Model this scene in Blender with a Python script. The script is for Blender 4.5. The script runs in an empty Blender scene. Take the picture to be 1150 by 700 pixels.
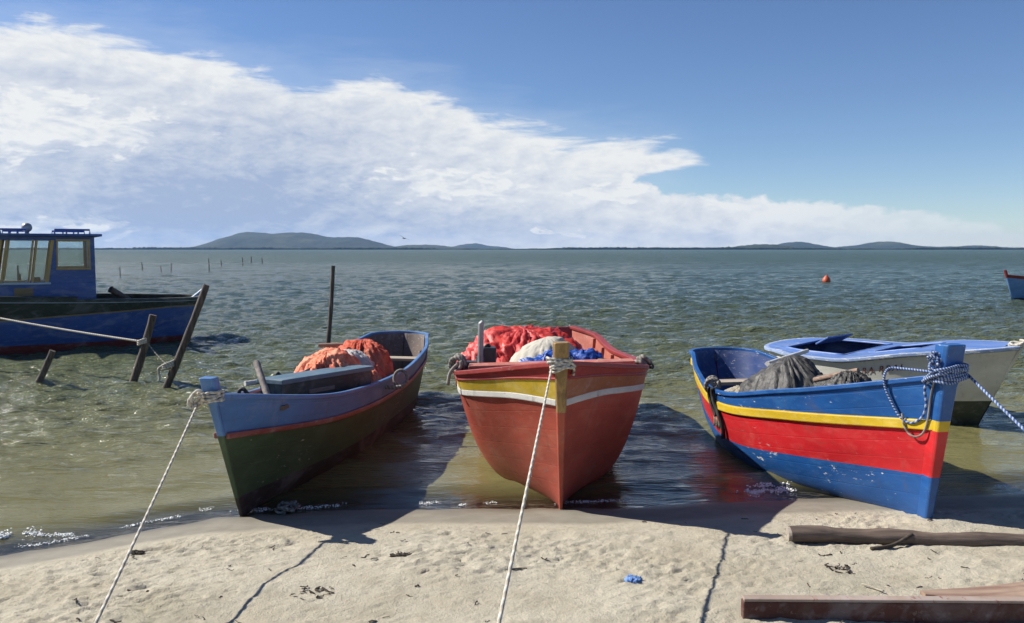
import bpy, bmesh, math, random
import numpy as np
from mathutils import Vector, Matrix, Euler

random.seed(7)
C = bpy.context.scene.collection
R_ = math.radians

# ------------------------------------------------------------------ camera numbers
FPX, CAMH = 950.0, 1.6
PITCH = math.atan(70 / FPX)
CP, SP = math.cos(PITCH), math.sin(PITCH)
SUN_V = Vector((-1.12, .36, 1.0)).normalized()


def P(px, py, z):
    """world point of height z seen at photo pixel (px, py)"""
    v = (350 - py) / FPX
    d = (CAMH - z) / -(v * CP - SP)
    return Vector(((px - 575) / FPX * d, d * (CP + v * SP), z))


def PD(px, py, d):
    """world point at depth d along the view axis"""
    v = (350 - py) / FPX
    return Vector(((px - 575) / FPX * d, d * (CP + v * SP), CAMH + d * (v * CP - SP)))


# ------------------------------------------------------------------ numpy noise
def _hash(ix, iy, seed):
    h = (ix.astype(np.int64) * 374761393 + iy.astype(np.int64) * 668265263 + seed * 974634777) & 0xffffffff
    h = ((h ^ (h >> 13)) * 1274126177) & 0xffffffff
    h = (h ^ (h >> 16)) & 0xffffffff
    return h / 4294967295.0


def perlin(x, y, seed=0):
    x = np.asarray(x, float); y = np.asarray(y, float)
    x0 = np.floor(x); y0 = np.floor(y)
    fx, fy = x - x0, y - y0
    u = fx * fx * fx * (fx * (fx * 6 - 15) + 10)
    w = fy * fy * fy * (fy * (fy * 6 - 15) + 10)

    def g(dx, dy):
        a = _hash(x0 + dx, y0 + dy, seed) * 2 * np.pi
        return np.cos(a) * (fx - dx) + np.sin(a) * (fy - dy)
    return ((g(0, 0) * (1 - u) + g(1, 0) * u) * (1 - w) + (g(0, 1) * (1 - u) + g(1, 1) * u) * w) * 1.5


def fbm(x, y, octv=4, seed=0, gain=.5, lac=2.03):
    s = 0; a = 1; t = 0
    for o in range(octv):
        s = s + a * perlin(x * lac ** o + 17.3 * o, y * lac ** o - 9.1 * o, seed + o); t += a; a *= gain
    return s / t


def ridged(x, y, octv=3, seed=0):
    s = 0; a = 1; t = 0
    for o in range(octv):
        s = s + a * (1 - np.abs(perlin(x * 2.1 ** o + 5.7 * o, y * 2.1 ** o + 3.3 * o, seed + o)) * 2); t += a; a *= .5
    return s / t


def sstep(a, b, x):
    t = np.clip((x - a) / (b - a), 0, 1)
    return t * t * (3 - 2 * t)


def pchip(xk, yk, x):
    xk = np.asarray(xk, float); yk = np.asarray(yk, float); x = np.asarray(x, float)
    h = np.diff(xk); d = np.diff(yk) / h; n = len(xk); m = np.zeros(n)
    for i in range(1, n - 1):
        if d[i - 1] * d[i] > 0:
            w1 = 2 * h[i] + h[i - 1]; w2 = h[i] + 2 * h[i - 1]
            m[i] = (w1 + w2) / (w1 / d[i - 1] + w2 / d[i])
    m[0] = d[0]; m[-1] = d[-1]
    x = np.clip(x, xk[0], xk[-1])
    i = np.clip(np.searchsorted(xk, x) - 1, 0, n - 2); t = (x - xk[i]) / h[i]
    return (2 * t ** 3 - 3 * t ** 2 + 1) * yk[i] + (t ** 3 - 2 * t ** 2 + t) * h[i] * m[i] \
        + (-2 * t ** 3 + 3 * t ** 2) * yk[i + 1] + (t ** 3 - t ** 2) * h[i] * m[i + 1]


# ------------------------------------------------------------------ object helpers
def tag(o, label=None, cat=None, group=None, kind=None):
    if label: o['label'] = label
    if cat: o['category'] = cat
    if group: o['group'] = group
    if kind: o['kind'] = kind
    return o


def thing(name, label, cat, loc=(0, 0, 0), rot=(0, 0, 0), group=None):
    o = bpy.data.objects.new(name, None); C.objects.link(o)
    o.empty_display_size = .1
    o.location = loc; o.rotation_euler = rot
    return tag(o, label, cat, group)


class MB:
    """collects vertices and faces, then links them as one mesh object"""
    def __init__(s):
        s.v = []; s.f = []; s.m = []; s.attr = []

    def add(s, vs, fs, mi=0, attr=None):
        b = len(s.v)
        s.v += [tuple(p) for p in vs]
        s.f += [tuple(b + i for i in f) for f in fs]
        s.m += [mi] * len(fs) if isinstance(mi, int) else list(mi)
        s.attr += list(attr) if attr is not None else [0.0] * len(vs)
        return s

    def box(s, c, size, rot=None, mi=0):
        x, y, z = size[0] / 2, size[1] / 2, size[2] / 2
        vs = [Vector((a * x, b * y, d * z)) for d in (-1, 1) for b in (-1, 1) for a in (-1, 1)]
        if rot is not None:
            M = Euler(rot).to_matrix() if not isinstance(rot, Matrix) else rot
            vs = [M @ v for v in vs]
        vs = [v + Vector(c) for v in vs]
        return s.add(vs, [(0, 2, 3, 1), (4, 5, 7, 6), (0, 1, 5, 4), (2, 6, 7, 3), (0, 4, 6, 2), (1, 3, 7, 5)], mi)

    def tube(s, pts, r, n=8, mi=0, cap=True, flat=1.0):
        pts = [Vector(p) for p in pts]
        k = len(pts)
        rad = [r] * k if not hasattr(r, '__len__') else list(r)
        up = Vector((0, 0, 1))
        t0 = (pts[1] - pts[0]).normalized()
        if abs(t0.dot(up)) > .95: up = Vector((1, 0, 0))
        nrm = (up - t0 * up.dot(t0)).normalized()
        vs = []; at = []; L = 0
        for i in range(k):
            a = pts[max(i - 1, 0)]; b = pts[min(i + 1, k - 1)]
            t = (b - a)
            t = t.normalized() if t.length > 1e-9 else t0
            nrm = (nrm - t * nrm.dot(t))
            nrm = nrm.normalized() if nrm.length > 1e-6 else t.orthogonal().normalized()
            bi = t.cross(nrm)
            if i: L += (pts[i] - pts[i - 1]).length
            for j in range(n):
                an = 2 * math.pi * j / n
                vs.append(pts[i] + nrm * math.cos(an) * rad[i] * flat + bi * math.sin(an) * rad[i]); at.append(L)
        fs = [(i * n + j, i * n + (j + 1) % n, (i + 1) * n + (j + 1) % n, (i + 1) * n + j)
              for i in range(k - 1) for j in range(n)]
        if cap: fs += [tuple(range(n))[::-1], tuple((k - 1) * n + j for j in range(n))]
        return s.add(vs, fs, mi, at)

    def sweep(s, pts, sec, mi=0, closed=False):
        """box section sec [(out, up)] carried along a mostly horizontal path"""
        pts = [Vector(p) for p in pts]; k = len(pts); n = len(sec); vs = []
        for i in range(k):
            t = pts[min(i + 1, k - 1)] - pts[max(i - 1, 0)]
            nn = Vector((t.y, -t.x, 0))
            nn = nn.normalized() if nn.length > 1e-9 else Vector((1, 0, 0))
            vs += [pts[i] + nn * a + Vector((0, 0, b)) for a, b in sec]
        fs = [(i * n + j, i * n + (j + 1) % n, (i + 1) * n + (j + 1) % n, (i + 1) * n + j)
              for i in range(k - 1) for j in range(n)]
        fs += [tuple(range(n))[::-1], tuple((k - 1) * n + j for j in range(n))]
        return s.add(vs, fs, mi)

    def grid(s, A, mi=0, attr=None):
        """A: array (rows, cols, 3); mi may be a list per row strip"""
        r, c = A.shape[:2]
        fs = []; ms = []
        for i in range(r - 1):
            for j in range(c - 1):
                fs.append((i * c + j, i * c + j + 1, (i + 1) * c + j + 1, (i + 1) * c + j))
                ms.append(mi if isinstance(mi, int) else mi[i])
        return s.add(A.reshape(-1, 3), fs, ms, None if attr is None else np.asarray(attr).reshape(-1))

    def build(s, name, mats, parent=None, smooth=False, bevel=0, merge=0, angle=None):
        me = bpy.data.meshes.new(name)
        me.from_pydata(s.v, [], s.f)
        for m in (mats if isinstance(mats, (list, tuple)) else [mats]): me.materials.append(m)
        me.polygons.foreach_set('material_index', s.m)
        a = me.attributes.new('along', 'FLOAT', 'POINT'); a.data.foreach_set('value', [float(x) for x in s.attr])
        bm = bmesh.new(); bm.from_mesh(me)
        if merge: bmesh.ops.remove_doubles(bm, verts=bm.verts, dist=merge)
        bmesh.ops.recalc_face_normals(bm, faces=bm.faces)
        if angle is not None:
            for f in bm.faces: f.smooth = True
            for e in bm.edges:
                if len(e.link_faces) == 2 and e.calc_face_angle(0) > angle: e.smooth = False
        bm.to_mesh(me); bm.free()
        if smooth: me.polygons.foreach_set('use_smooth', [True] * len(me.polygons))
        me.update()
        o = bpy.data.objects.new(name, me); C.objects.link(o)
        if parent: o.parent = parent
        if bevel:
            b = o.modifiers.new('bevel', 'BEVEL'); b.width = bevel; b.segments = 2; b.limit_method = 'ANGLE'; b.angle_limit = R_(40)
        return o


def np_mesh(name, V, F, mats, attrs=None, smooth=True):
    me = bpy.data.meshes.new(name)
    me.vertices.add(len(V)); me.vertices.foreach_set('co', np.ascontiguousarray(V, dtype=np.float32).ravel())
    me.loops.add(F.size); me.loops.foreach_set('vertex_index', np.ascontiguousarray(F, dtype=np.int32).ravel())
    me.polygons.add(len(F)); me.polygons.foreach_set('loop_start', np.arange(len(F), dtype=np.int32) * F.shape[1])
    if smooth: me.polygons.foreach_set('use_smooth', np.ones(len(F), dtype=bool))
    for m in (mats if isinstance(mats, (list, tuple)) else [mats]): me.materials.append(m)
    me.update(calc_edges=True)
    for k, a in (attrs or {}).items():
        at = me.attributes.new(k, 'FLOAT', 'POINT'); at.data.foreach_set('value', np.ascontiguousarray(a, dtype=np.float32).ravel())
    me.validate()
    o = bpy.data.objects.new(name, me); C.objects.link(o)
    return o


def grid_faces(r, c):
    i = np.arange((r - 1) * c).reshape(r - 1, c)[:, :-1].ravel()
    return np.stack([i, i + 1, i + c + 1, i + c], 1)


def spline(pts, n=12):
    """Catmull-Rom through pts"""
    p = [Vector(q) for q in pts]; p = [p[0] * 2 - p[1]] + p + [p[-1] * 2 - p[-2]]; out = []
    for i in range(1, len(p) - 2):
        for k in range(n):
            t = k / n
            out.append(.5 * ((2 * p[i]) + (p[i + 1] - p[i - 1]) * t + (2 * p[i - 1] - 5 * p[i] + 4 * p[i + 1] - p[i + 2]) * t * t
                             + (3 * p[i] - p[i - 1] - 3 * p[i + 1] + p[i + 2]) * t ** 3))
    out.append(p[-2])
    return out


def sagline(a, b, sag, n=40):
    a = Vector(a); b = Vector(b)
    return [a.lerp(b, i / n) - Vector((0, 0, sag * 4 * (i / n) * (1 - i / n))) for i in range(n + 1)]


# ------------------------------------------------------------------ materials
class NT:
    def __init__(s, mat):
        s.t = mat.node_tree; s.t.nodes.clear()

    def n(s, typ, props=None, **ins):
        nd = s.t.nodes.new(typ)
        for k, v in (props or {}).items(): setattr(nd, k, v)
        for k, v in ins.items(): s.set(nd, k, v)
        return nd

    def set(s, nd, k, v):
        sock = nd.inputs[int(k[1:])] if k[0] == 'i' and k[1:].isdigit() else nd.inputs[k.replace('_', ' ')]
        if isinstance(v, bpy.types.NodeSocket): s.t.links.new(v, sock)
        elif isinstance(v, bpy.types.Node): s.t.links.new(v.outputs[0], sock)
        else: sock.default_value = v

    def m(s, op, a, b=0.0, c=0.0, clamp=False):
        nd = s.n('ShaderNodeMath', {'operation': op, 'use_clamp': clamp}, i0=a, i1=b)
        if op in ('MULTIPLY_ADD', 'SMOOTH_MIN', 'SMOOTH_MAX'): s.set(nd, 'i2', c)
        return nd.outputs[0]

    def mapr(s, x, a, b, c=0.0, d=1.0, smooth=True):
        nd = s.n('ShaderNodeMapRange', {'interpolation_type': 'SMOOTHSTEP' if smooth else 'LINEAR'}, i0=x, i1=a, i2=b, i3=c, i4=d)
        return nd.outputs[0]

    def mix(s, fac, a, b):
        nd = s.n('ShaderNodeMix', {'data_type': 'RGBA'})
        s.set(nd, 'i0', fac); s.set(nd, 'i6', a); s.set(nd, 'i7', b)
        return nd.outputs[2]

    def noise(s, vec, scale, detail=4, rough=.55, dist=0.0):
        return s.n('ShaderNodeTexNoise', None, Vector=vec, Scale=scale, Detail=detail, Roughness=rough, Distortion=dist).outputs[0]

    def bump(s, h, strength, dist, nrm=None):
        nd = s.n('ShaderNodeBump', None, Height=h, Strength=strength, Distance=dist)
        if nrm is not None: s.set(nd, 'Normal', nrm)
        return nd.outputs[0]

    def out(s, sh):
        o = s.n('ShaderNodeOutputMaterial'); s.t.links.new(sh.outputs[0] if isinstance(sh, bpy.types.Node) else sh, o.inputs[0])


def newmat(name):
    m = bpy.data.materials.new(name); m.use_nodes = True
    return m, NT(m)


def c4(c): return (c[0], c[1], c[2], 1)


def scl(c, k): return (c[0] * k, c[1] * k, c[2] * k, 1)


def paint(name, col, rough=.42, chip=None, chips=.0, vary=.22, fade=None, seam=0.0, grime=.25, bump=.35):
    """weathered brush paint on timber: uneven tone, scuffs, chips to primer, plank seams"""
    m, t = newmat(name)
    co = t.n('ShaderNodeTexCoord').outputs['Object']
    st = t.n('ShaderNodeMapping', None, Vector=co, Scale=(1.0, .35, 1.3)).outputs[0]
    n1 = t.noise(st, 3.2, 5, .6)
    n2 = t.noise(st, 21, 4, .65)
    n3 = t.noise(co, 70, 3, .6)
    col1 = t.mix(t.mapr(n1, .3, .7), scl(col, 1 - vary), scl(col, 1 + vary * .55))
    fd = fade or tuple(.55 * c + .45 * .45 for c in col)
    nl = t.noise(t.n('ShaderNodeMapping', None, Vector=co, Scale=(2.4, 1.1, 2.6)).outputs[0], 1.7, 5, .62, .8)
    vs = t.noise(t.n('ShaderNodeMapping', None, Vector=co, Scale=(9, 9, .9)).outputs[0], 2.2, 4, .6)
    f1 = t.m('ADD', t.m('MULTIPLY', t.mapr(n2, .5, .74), .30), t.m('MULTIPLY', t.mapr(nl, .48, .68), .42), clamp=True)
    col2 = t.mix(f1, col1, c4(fd))
    if grime:
        g = t.m('MULTIPLY', t.mapr(t.noise(st, 6.5, 6, .7, .6), .55, .72), grime)
        col2 = t.mix(g, col2, c4((.10, .085, .06)))
        dr = t.m('MULTIPLY', t.m('MULTIPLY', t.mapr(vs, .56, .70), t.mapr(nl, .40, .60)), grime * 1.1)
        col2 = t.mix(dr, col2, c4((.085, .065, .045)))
    if chips:
        ch = t.noise(st, 30, 6, .72)
        bg = t.noise(co, 2.1, 2)
        cm = t.mapr(t.m('ADD', ch, t.m('MULTIPLY', t.m('SUBTRACT', bg, .5), .38)), .70 - chips, .73 - chips)
        col2 = t.mix(t.m('MULTIPLY', cm, .85), col2, c4(chip or (.5, .48, .42)))
    h = t.m('ADD', t.m('MULTIPLY', n2, .5), t.m('MULTIPLY', n3, .25))
    h = t.m('ADD', h, t.m('MULTIPLY', n1, .8))
    if seam:
        al = t.n('ShaderNodeAttribute', {'attribute_name': 'along'}).outputs['Fac']
        fr = t.m('FRACT', t.m('MULTIPLY', al, 8.0))
        ln = t.mapr(t.m('ABSOLUTE', t.m('SUBTRACT', fr, .5)), .0, .055)
        h = t.m('ADD', h, t.m('MULTIPLY', ln, seam))
    nb = t.bump(h, bump, .006)
    ro = t.m('ADD', t.m('MULTIPLY', n2, .25), rough - .1)
    t.out(t.n('ShaderNodeBsdfPrincipled', None, Base_Color=col2, Roughness=ro, Normal=nb))
    return m


def wood(name, col, dark, scale=1.0, axis='Y', rough=.8, bump=.6):
    m, t = newmat(name)
    co = t.n('ShaderNodeTexCoord').outputs['Object']
    sc = {'X': (1.2, 14, 14), 'Y': (14, 1.2, 14), 'Z': (14, 14, 1.2)}[axis]
    st = t.n('ShaderNodeMapping', None, Vector=co, Scale=tuple(v * scale for v in sc)).outputs[0]
    g = t.noise(st, 2.2, 6, .65, .4)
    b = t.noise(co, 5 * scale, 4)
    cc = t.mix(t.mapr(g, .32, .68), c4(dark), c4(col))
    cc = t.mix(t.m('MULTIPLY', t.mapr(b, .5, .72), .5), cc, scl(dark, .7))
    nb = t.bump(t.m('ADD', g, t.m('MULTIPLY', b, .4)), bump, .008)
    t.out(t.n('ShaderNodeBsdfPrincipled', None, Base_Color=cc, Roughness=rough, Normal=nb))
    return m


def cloth(name, col, col2, scale=9, rough=.75, weave=0.0, sheen=.0, bump=.5, patch=None, patch_amt=.5):
    m, t = newmat(name)
    co = t.n('ShaderNodeTexCoord').outputs['Object']
    n1 = t.noise(co, scale, 5, .65, .8)
    n2 = t.noise(co, scale * 7, 4, .7, .5)
    cc = t.mix(t.mapr(t.m('ADD', t.m('MULTIPLY', n1, .6), t.m('MULTIPLY', n2, .4)), .38, .62), c4(col), c4(col2))
    if patch:
        cc = t.mix(t.m('MULTIPLY', t.mapr(t.noise(co, scale * .6, 3, .5), .5, .6), patch_amt), cc, c4(patch))
    h = t.m('ADD', n2, t.m('MULTIPLY', n1, .8))
    if weave:
        v = t.n('ShaderNodeTexVoronoi', {'feature': 'DISTANCE_TO_EDGE'}, Vector=co, Scale=110.0).outputs[0]
        ln = t.mapr(v, .02, .12)
        h = t.m('ADD', h, t.m('MULTIPLY', ln, -weave))
        cc = t.mix(t.m('MULTIPLY', t.m('SUBTRACT', 1.0, ln), .5), cc, scl(col, .45))
    nb = t.bump(h, bump, .012)
    t.out(t.n('ShaderNodeBsdfPrincipled', None, Base_Color=cc, Roughness=rough, Normal=nb, Sheen_Weight=sheen))
    return m


def rope_mat(name, col, col2, pitch=55.0, two=False):
    """laid rope: slanting strands wound round its length"""
    m, t = newmat(name)
    al = t.n('ShaderNodeAttribute', {'attribute_name': 'along'}).outputs['Fac']
    co = t.n('ShaderNodeTexCoord').outputs['Object']
    x = t.n('ShaderNodeSeparateXYZ', None, Vector=co)
    ph = t.m('ADD', t.m('MULTIPLY', al, pitch), t.m('MULTIPLY', t.m('ADD', x.outputs[0], x.outputs[2]), 45.0))
    s = t.m('SINE', t.m('MULTIPLY', ph, 2.0 if not two else 3.0))
    f = t.mapr(s, -.6, .6)
    n = t.noise(co, 40, 3)
    cc = t.mix(f, c4(col), c4(col2))
    cc = t.mix(t.m('MULTIPLY', t.mapr(n, .45, .7), .35), cc, scl(col, .6))
    t.out(t.n('ShaderNodeBsdfPrincipled', None, Base_Color=cc, Roughness=.85, Normal=t.bump(s, .6, .003)))
    return m


def plain(name, col, rough=.6, metal=0.0, vary=.2, scale=12, bump=.25):
    m, t = newmat(name)
    co = t.n('ShaderNodeTexCoord').outputs['Object']
    n1 = t.noise(co, scale, 5, .65)
    cc = t.mix(t.mapr(n1, .3, .7), scl(col, 1 - vary), scl(col, 1 + vary))
    t.out(t.n('ShaderNodeBsdfPrincipled', None, Base_Color=cc, Roughness=t.m('ADD', t.m('MULTIPLY', n1, .2), rough - .1), Metallic=metal,
              Normal=t.bump(n1, bump, .006)))
    return m


WHITECHIP = (.62, .62, .58)
MT = {}
MT['blue1'] = paint('faded blue paint', (.070, .180, .40), chips=.035, chip=(.22, .2, .17), seam=.4, grime=.3)
MT['rail1'] = paint('dull red paint', (.22, .045, .035), chips=.06, chip=(.3, .2, .15))
MT['green1'] = paint('dark green paint', (.044, .078, .036), rough=.55, seam=.5, chips=.03, grime=.06, fade=(.10, .14, .08))
MT['tar1'] = paint('black bottom paint', (0.0264, 0.0228, 0.0192), rough=.65, seam=.4, grime=.05)
MT['brown1'] = paint('worn brown paint', (0.1280, 0.0920, 0.0760), rough=.65, chips=.08, chip=(.3, .26, .22))
MT['teal1'] = paint('grey teal paint', (.085, .155, .205), rough=.5, chips=.06, chip=(.07, .085, .085))
MT['tealdark'] = paint('dark teal paint', (.020, .036, .038), rough=.6, chips=.05, chip=(.08, .075, .07))
MT['red2'] = paint('salmon red paint', (.35, .066, .040), rough=.5, fade=(.42, .15, .095), chips=.075, chip=(.24, .12, .085), seam=.22, grime=.35)
MT['rail2'] = paint('deep red paint', (.26, .030, .026), rough=.45, fade=(.34, .08, .06), chips=.05, chip=(.35, .22, .18))
MT['yellow2'] = paint('mustard yellow paint', (0.5018, 0.3405, 0.0269), rough=.45, fade=(.6, .5, .2), chips=.03)
MT['orange2'] = paint('orange brown paint', (0.2880, 0.1040, 0.0400), rough=.5, chips=.05, chip=(.3, .2, .12))
MT['white2'] = paint('dirty white paint', (0.5280, 0.5120, 0.4640), rough=.5, chips=.08, chip=(.28, .22, .18), grime=.4)
MT['in2'] = paint('inside salmon paint', (0.4160, 0.1200, 0.0800), rough=.6, chips=.06, chip=(.55, .4, .33), fade=(.58, .32, .26))
MT['blue3'] = paint('strong blue paint', (0.0128, 0.0840, 0.2800), rough=.38, fade=(.045, .16, .38), chips=.06, chip=WHITECHIP, seam=.45, grime=.3)
MT['red3'] = paint('bright red paint', (0.5400, 0.0198, 0.0252), rough=.35, fade=(.6, .09, .08), chips=.02, chip=(.5, .3, .27), seam=.4, grime=.3)
MT['yellow3'] = paint('bright yellow paint', (0.5440, 0.3680, 0.0160), rough=.4, fade=(.7, .55, .2), chips=.035, chip=(.3, .12, .06))
MT['in3'] = paint('inside navy paint', (0.0160, 0.0440, 0.1600), rough=.55, chips=.04)
MT['white4'] = paint('off white paint', (.60, .59, .53), rough=.5, chips=.04, chip=(.3, .28, .22), grime=.2)
MT['deck4'] = paint('light blue deck paint', (0.0880, 0.1760, 0.4400), rough=.45, chips=.05, chip=WHITECHIP)
MT['trim4'] = paint('blue and white worn trim', (0.2400, 0.3200, 0.4960), rough=.5, chips=.15, chip=WHITECHIP)
MT['bot4'] = paint('slimy green bottom paint', (.045, .055, .04), rough=.6)
MT['blue5'] = paint('cabin boat blue', (.040, .095, .295), rough=.5, chips=.02)
MT['gun5'] = paint('black green gunwale paint', (.022, .030, .020), rough=.55)
MT['boot5'] = paint('rust red boot stripe', (.17, .03, .022), rough=.6)
MT['line5'] = paint('ochre line paint', (.22, .16, .07), rough=.55)
MT['tan5'] = paint('ochre frame paint', (.40, .28, .09), rough=.5, chips=.04)
MT['pale5'] = paint('pale blue trim', (.35, .47, .6), rough=.5)
MT['blue6'] = paint('sky blue paint', (0.1280, 0.2640, 0.4960), rough=.45)
MT['post2'] = wood('varnished post wood', (0.3360, 0.2160, 0.0800), (0.1760, 0.1040, 0.0400), axis='Z', rough=.6)
MT['stake'] = wood('weathered stake wood', (0.1360, 0.1040, 0.0800), (0.0400, 0.0320, 0.0280), axis='Z')
MT['log'] = wood('grey brown log', (0.1920, 0.1400, 0.1040), (0.0800, 0.0560, 0.0440), axis='X', rough=.85)
MT['logend'] = wood('pale sawn log end', (0.4000, 0.3520, 0.2880), (0.2400, 0.2000, 0.1600), axis='X')
MT['beam'] = paint('flaking maroon paint', (.085, .028, .02), rough=.85, chips=.07, chip=(.16, .11, .085), grime=.5)
MT['beamtop'] = paint('bleached pinkish wood', (0.3200, 0.2400, 0.1920), rough=.85, chips=.08, chip=(.2, .08, .06))
MT['plankwood'] = wood('reddish plank wood', (.34, .245, .175), (.19, .11, .08), axis='X', rough=.85)
MT['grywood'] = wood('grey oar wood', (0.2880, 0.2480, 0.2160), (0.1280, 0.1040, 0.0960), axis='Y')
MT['palewood'] = wood('pale bare wood', (0.4400, 0.3760, 0.2960), (0.2720, 0.2160, 0.1600), axis='X')
MT['whitewood'] = paint('white painted wood', (0.5440, 0.5360, 0.5040), rough=.55, chips=.06, chip=(.3, .25, .2))
MT['net'] = cloth('orange red netting', (.52, .05, .020), (.70, .14, .06), 7, weave=.4, bump=.6, patch=(.78, .32, .19), patch_amt=.5)
MT['netpeach'] = cloth('peach and red netting', (.80, .34, .20), (.68, .13, .055), 5, bump=.6, patch=(.50, .045, .018), patch_amt=.85)
MT['rag'] = cloth('whitish rag', (0.4400, 0.4240, 0.3840), (0.5280, 0.5120, 0.4800), 8, bump=.4)
MT['redtarp'] = cloth('red tarp', (0.4640, 0.0240, 0.0200), (0.5440, 0.0560, 0.0440), 6, rough=.5, bump=.35)
MT['canvas'] = cloth('beige canvas', (0.4160, 0.3760, 0.3040), (0.4800, 0.4480, 0.3760), 6, rough=.85, bump=.3)
MT['bluetarp'] = cloth('blue tarp', (0.0120, 0.0560, 0.2880), (0.0240, 0.0960, 0.4000), 9, rough=.45, bump=.4)
MT['greytarp'] = cloth('dark grey tarp', (.022, .021, .020), (.065, .061, .056), 5, rough=.55, bump=.5, patch=(.12, .112, .10), patch_amt=.35)
MT['greynet'] = cloth('grey fishing net', (0.1120, 0.1120, 0.1080), (0.1920, 0.1880, 0.1800), 14, weave=.8, bump=.9)
MT['sack'] = cloth('pale sack', (0.3360, 0.2960, 0.2240), (0.2640, 0.2320, 0.1760), 8, rough=.9)
MT['rope'] = rope_mat('off white rope', (0.4000, 0.3600, 0.2880), (0.5600, 0.5280, 0.4560))
MT['ropegrey'] = rope_mat('grey old rope', (0.1600, 0.1440, 0.1240), (0.2720, 0.2480, 0.2160))
MT['ropeblue'] = rope_mat('blue and white braided rope', (.028, .075, .24), (.30, .36, .47), 95, True)
MT['ropeblack'] = rope_mat('black wet strap', (.016, .016, .016), (.04, .04, .038))
MT['metal'] = plain('dull dark metal', (.07, .075, .08), .5, .6)
MT['pipe'] = plain('grey pipe', (0.2880, 0.2960, 0.2960), .45, .4)
MT['black'] = plain('black rubber', (.018, .018, .018), .6)
MT['whitepl'] = plain('white plastic', (0.5440, 0.5440, 0.5280), .45, vary=.06)
MT['buoy'] = plain('orange red plastic', (0.4960, 0.0800, 0.0280), .5, vary=.15, scale=5)
MT['bluerag'] = cloth('blue plastic scrap', (0.0800, 0.2000, 0.4960), (0.1760, 0.3200, 0.5760), 25, rough=.45)
MT['weed'] = plain('dry seaweed', (.055, .042, .03), .9, vary=.5, scale=40)
MT['twig'] = plain('pale twig', (0.4000, 0.3520, 0.2720), .9)
MT['letters'] = plain('dark red brown lettering', (.10, .025, .02), .6)
MT['bird'] = plain('dark feathers', (.02, .02, .022), .8)


def glass_mat():
    m, t = newmat('cabin window glass')
    lw = t.n('ShaderNodeFresnel', None, IOR=1.5).outputs[0]
    tr = t.n('ShaderNodeBsdfTransparent', None, Color=(.80, .86, .86, 1))
    gl = t.n('ShaderNodeBsdfGlossy', None, Color=(1, 1, 1, 1), Roughness=.04)
    t.out(t.n('ShaderNodeMixShader', None, i0=lw, i1=tr, i2=gl))
    return m


MT['glass'] = glass_mat()

# ------------------------------------------------------------------ ground profile
SHX = [-60, -20, -8, -4.5, -2.67, -1.6, -.5, .3, 1.4, 3.0, 6.0, 20, 60]
SHY = [-20, -2, 2.4, 3.65, 4.33, 4.98, 5.15, 5.12, 5.3, 5.42, 5.7, 6.2, 6]


def shore(x):
    return pchip(SHX, SHY, x)


def sand_z(x, y):
    """smooth beach profile without the small lumps"""
    x = np.asarray(x, float); y = np.asarray(y, float)
    s = shore(x) - y
    inl = .22 * (1 - np.exp(-.6 * np.maximum(s, 0))) + np.minimum(np.maximum(s - 6, 0) * .01, 2.0)
    off = -2.5 * (1 - np.exp(np.minimum(s, 0) * .05))
    return np.where(s > 0, inl, off)


FOOT = [(-1.62, 4.976), (.302, 5.116), (2.354, 4.708)]


def sand_detail(x, y):
    s = shore(x) - y
    dry = sstep(.38, .70, s + .10 * fbm(x * 1.7, y * 1.7, 2, 5))
    near = sstep(-16, -6, -np.hypot(x, y - 3.8))        # only where the camera can see it
    z = .030 * fbm(x * .9, y * 1.3, 3, 21) * dry
    patch = np.clip(sstep(-.05, .4, fbm(x * .8 + 3, y * 1.1, 2, 31)) + sstep(-.9, -2.2, x) * .8, 0, 1)
    lumps = fbm(x * 7.0, y * 9.0, 4, 41, .58)
    z = z + dry * (.005 + .010 * patch) * lumps
    z = z + dry * (.003 + .006 * patch) * fbm(x * 21, y * 27, 3, 43, .6)
    xr, yr = x * .83 + y * .55, -x * .55 + y * .83
    clod = np.maximum(ridged(xr * 6.5, yr * 15.0, 3, 51) - .45, 0)
    z = z + dry * .026 * (.2 + .8 * patch) * clod
    pit = np.maximum(fbm(xr * 11, yr * 19, 3, 57) - .16, 0)
    z = z - dry * .045 * (.3 + .7 * patch) * pit
    # foot-sized hollows
    for (fx, fy, r, d) in HOLLOWS:
        q = ((x - fx) / r) ** 2 + ((y - fy) / (r * .75)) ** 2
        z = z - dry * d * np.exp(-q * 1.6) + dry * d * .5 * np.exp(-(np.sqrt(q) - 1.35) ** 2 * 7)
    z = z + .0035 * fbm(x * 2.2, y * 5.0, 3, 61) * sstep(-.4, .1, s)
    for fx, fy in FOOT:                                  # sand pushed up round each forefoot
        q = np.hypot(x - fx, y - fy)
        z = z + .012 * np.exp(-((q - .13) / .07) ** 2) * sstep(.1, -.15, y - fy)
    # the bow of the blue boat sits on a levelled bit of beach
    return z * near


rnd = random.Random(3)
HOLLOWS = []
for i in range(30):
    x = rnd.uniform(-2.6, 2.6); y = float(shore(x)) - rnd.uniform(.75, 2.3)
    HOLLOWS.append((x, y, rnd.uniform(.05, .10), rnd.uniform(.003, .009)))


def ground_z(x, y):
    a = np.array([float(x)]); b = np.array([float(y)])
    return float(sand_z(a, b)[0] + sand_detail(a, b)[0])


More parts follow.
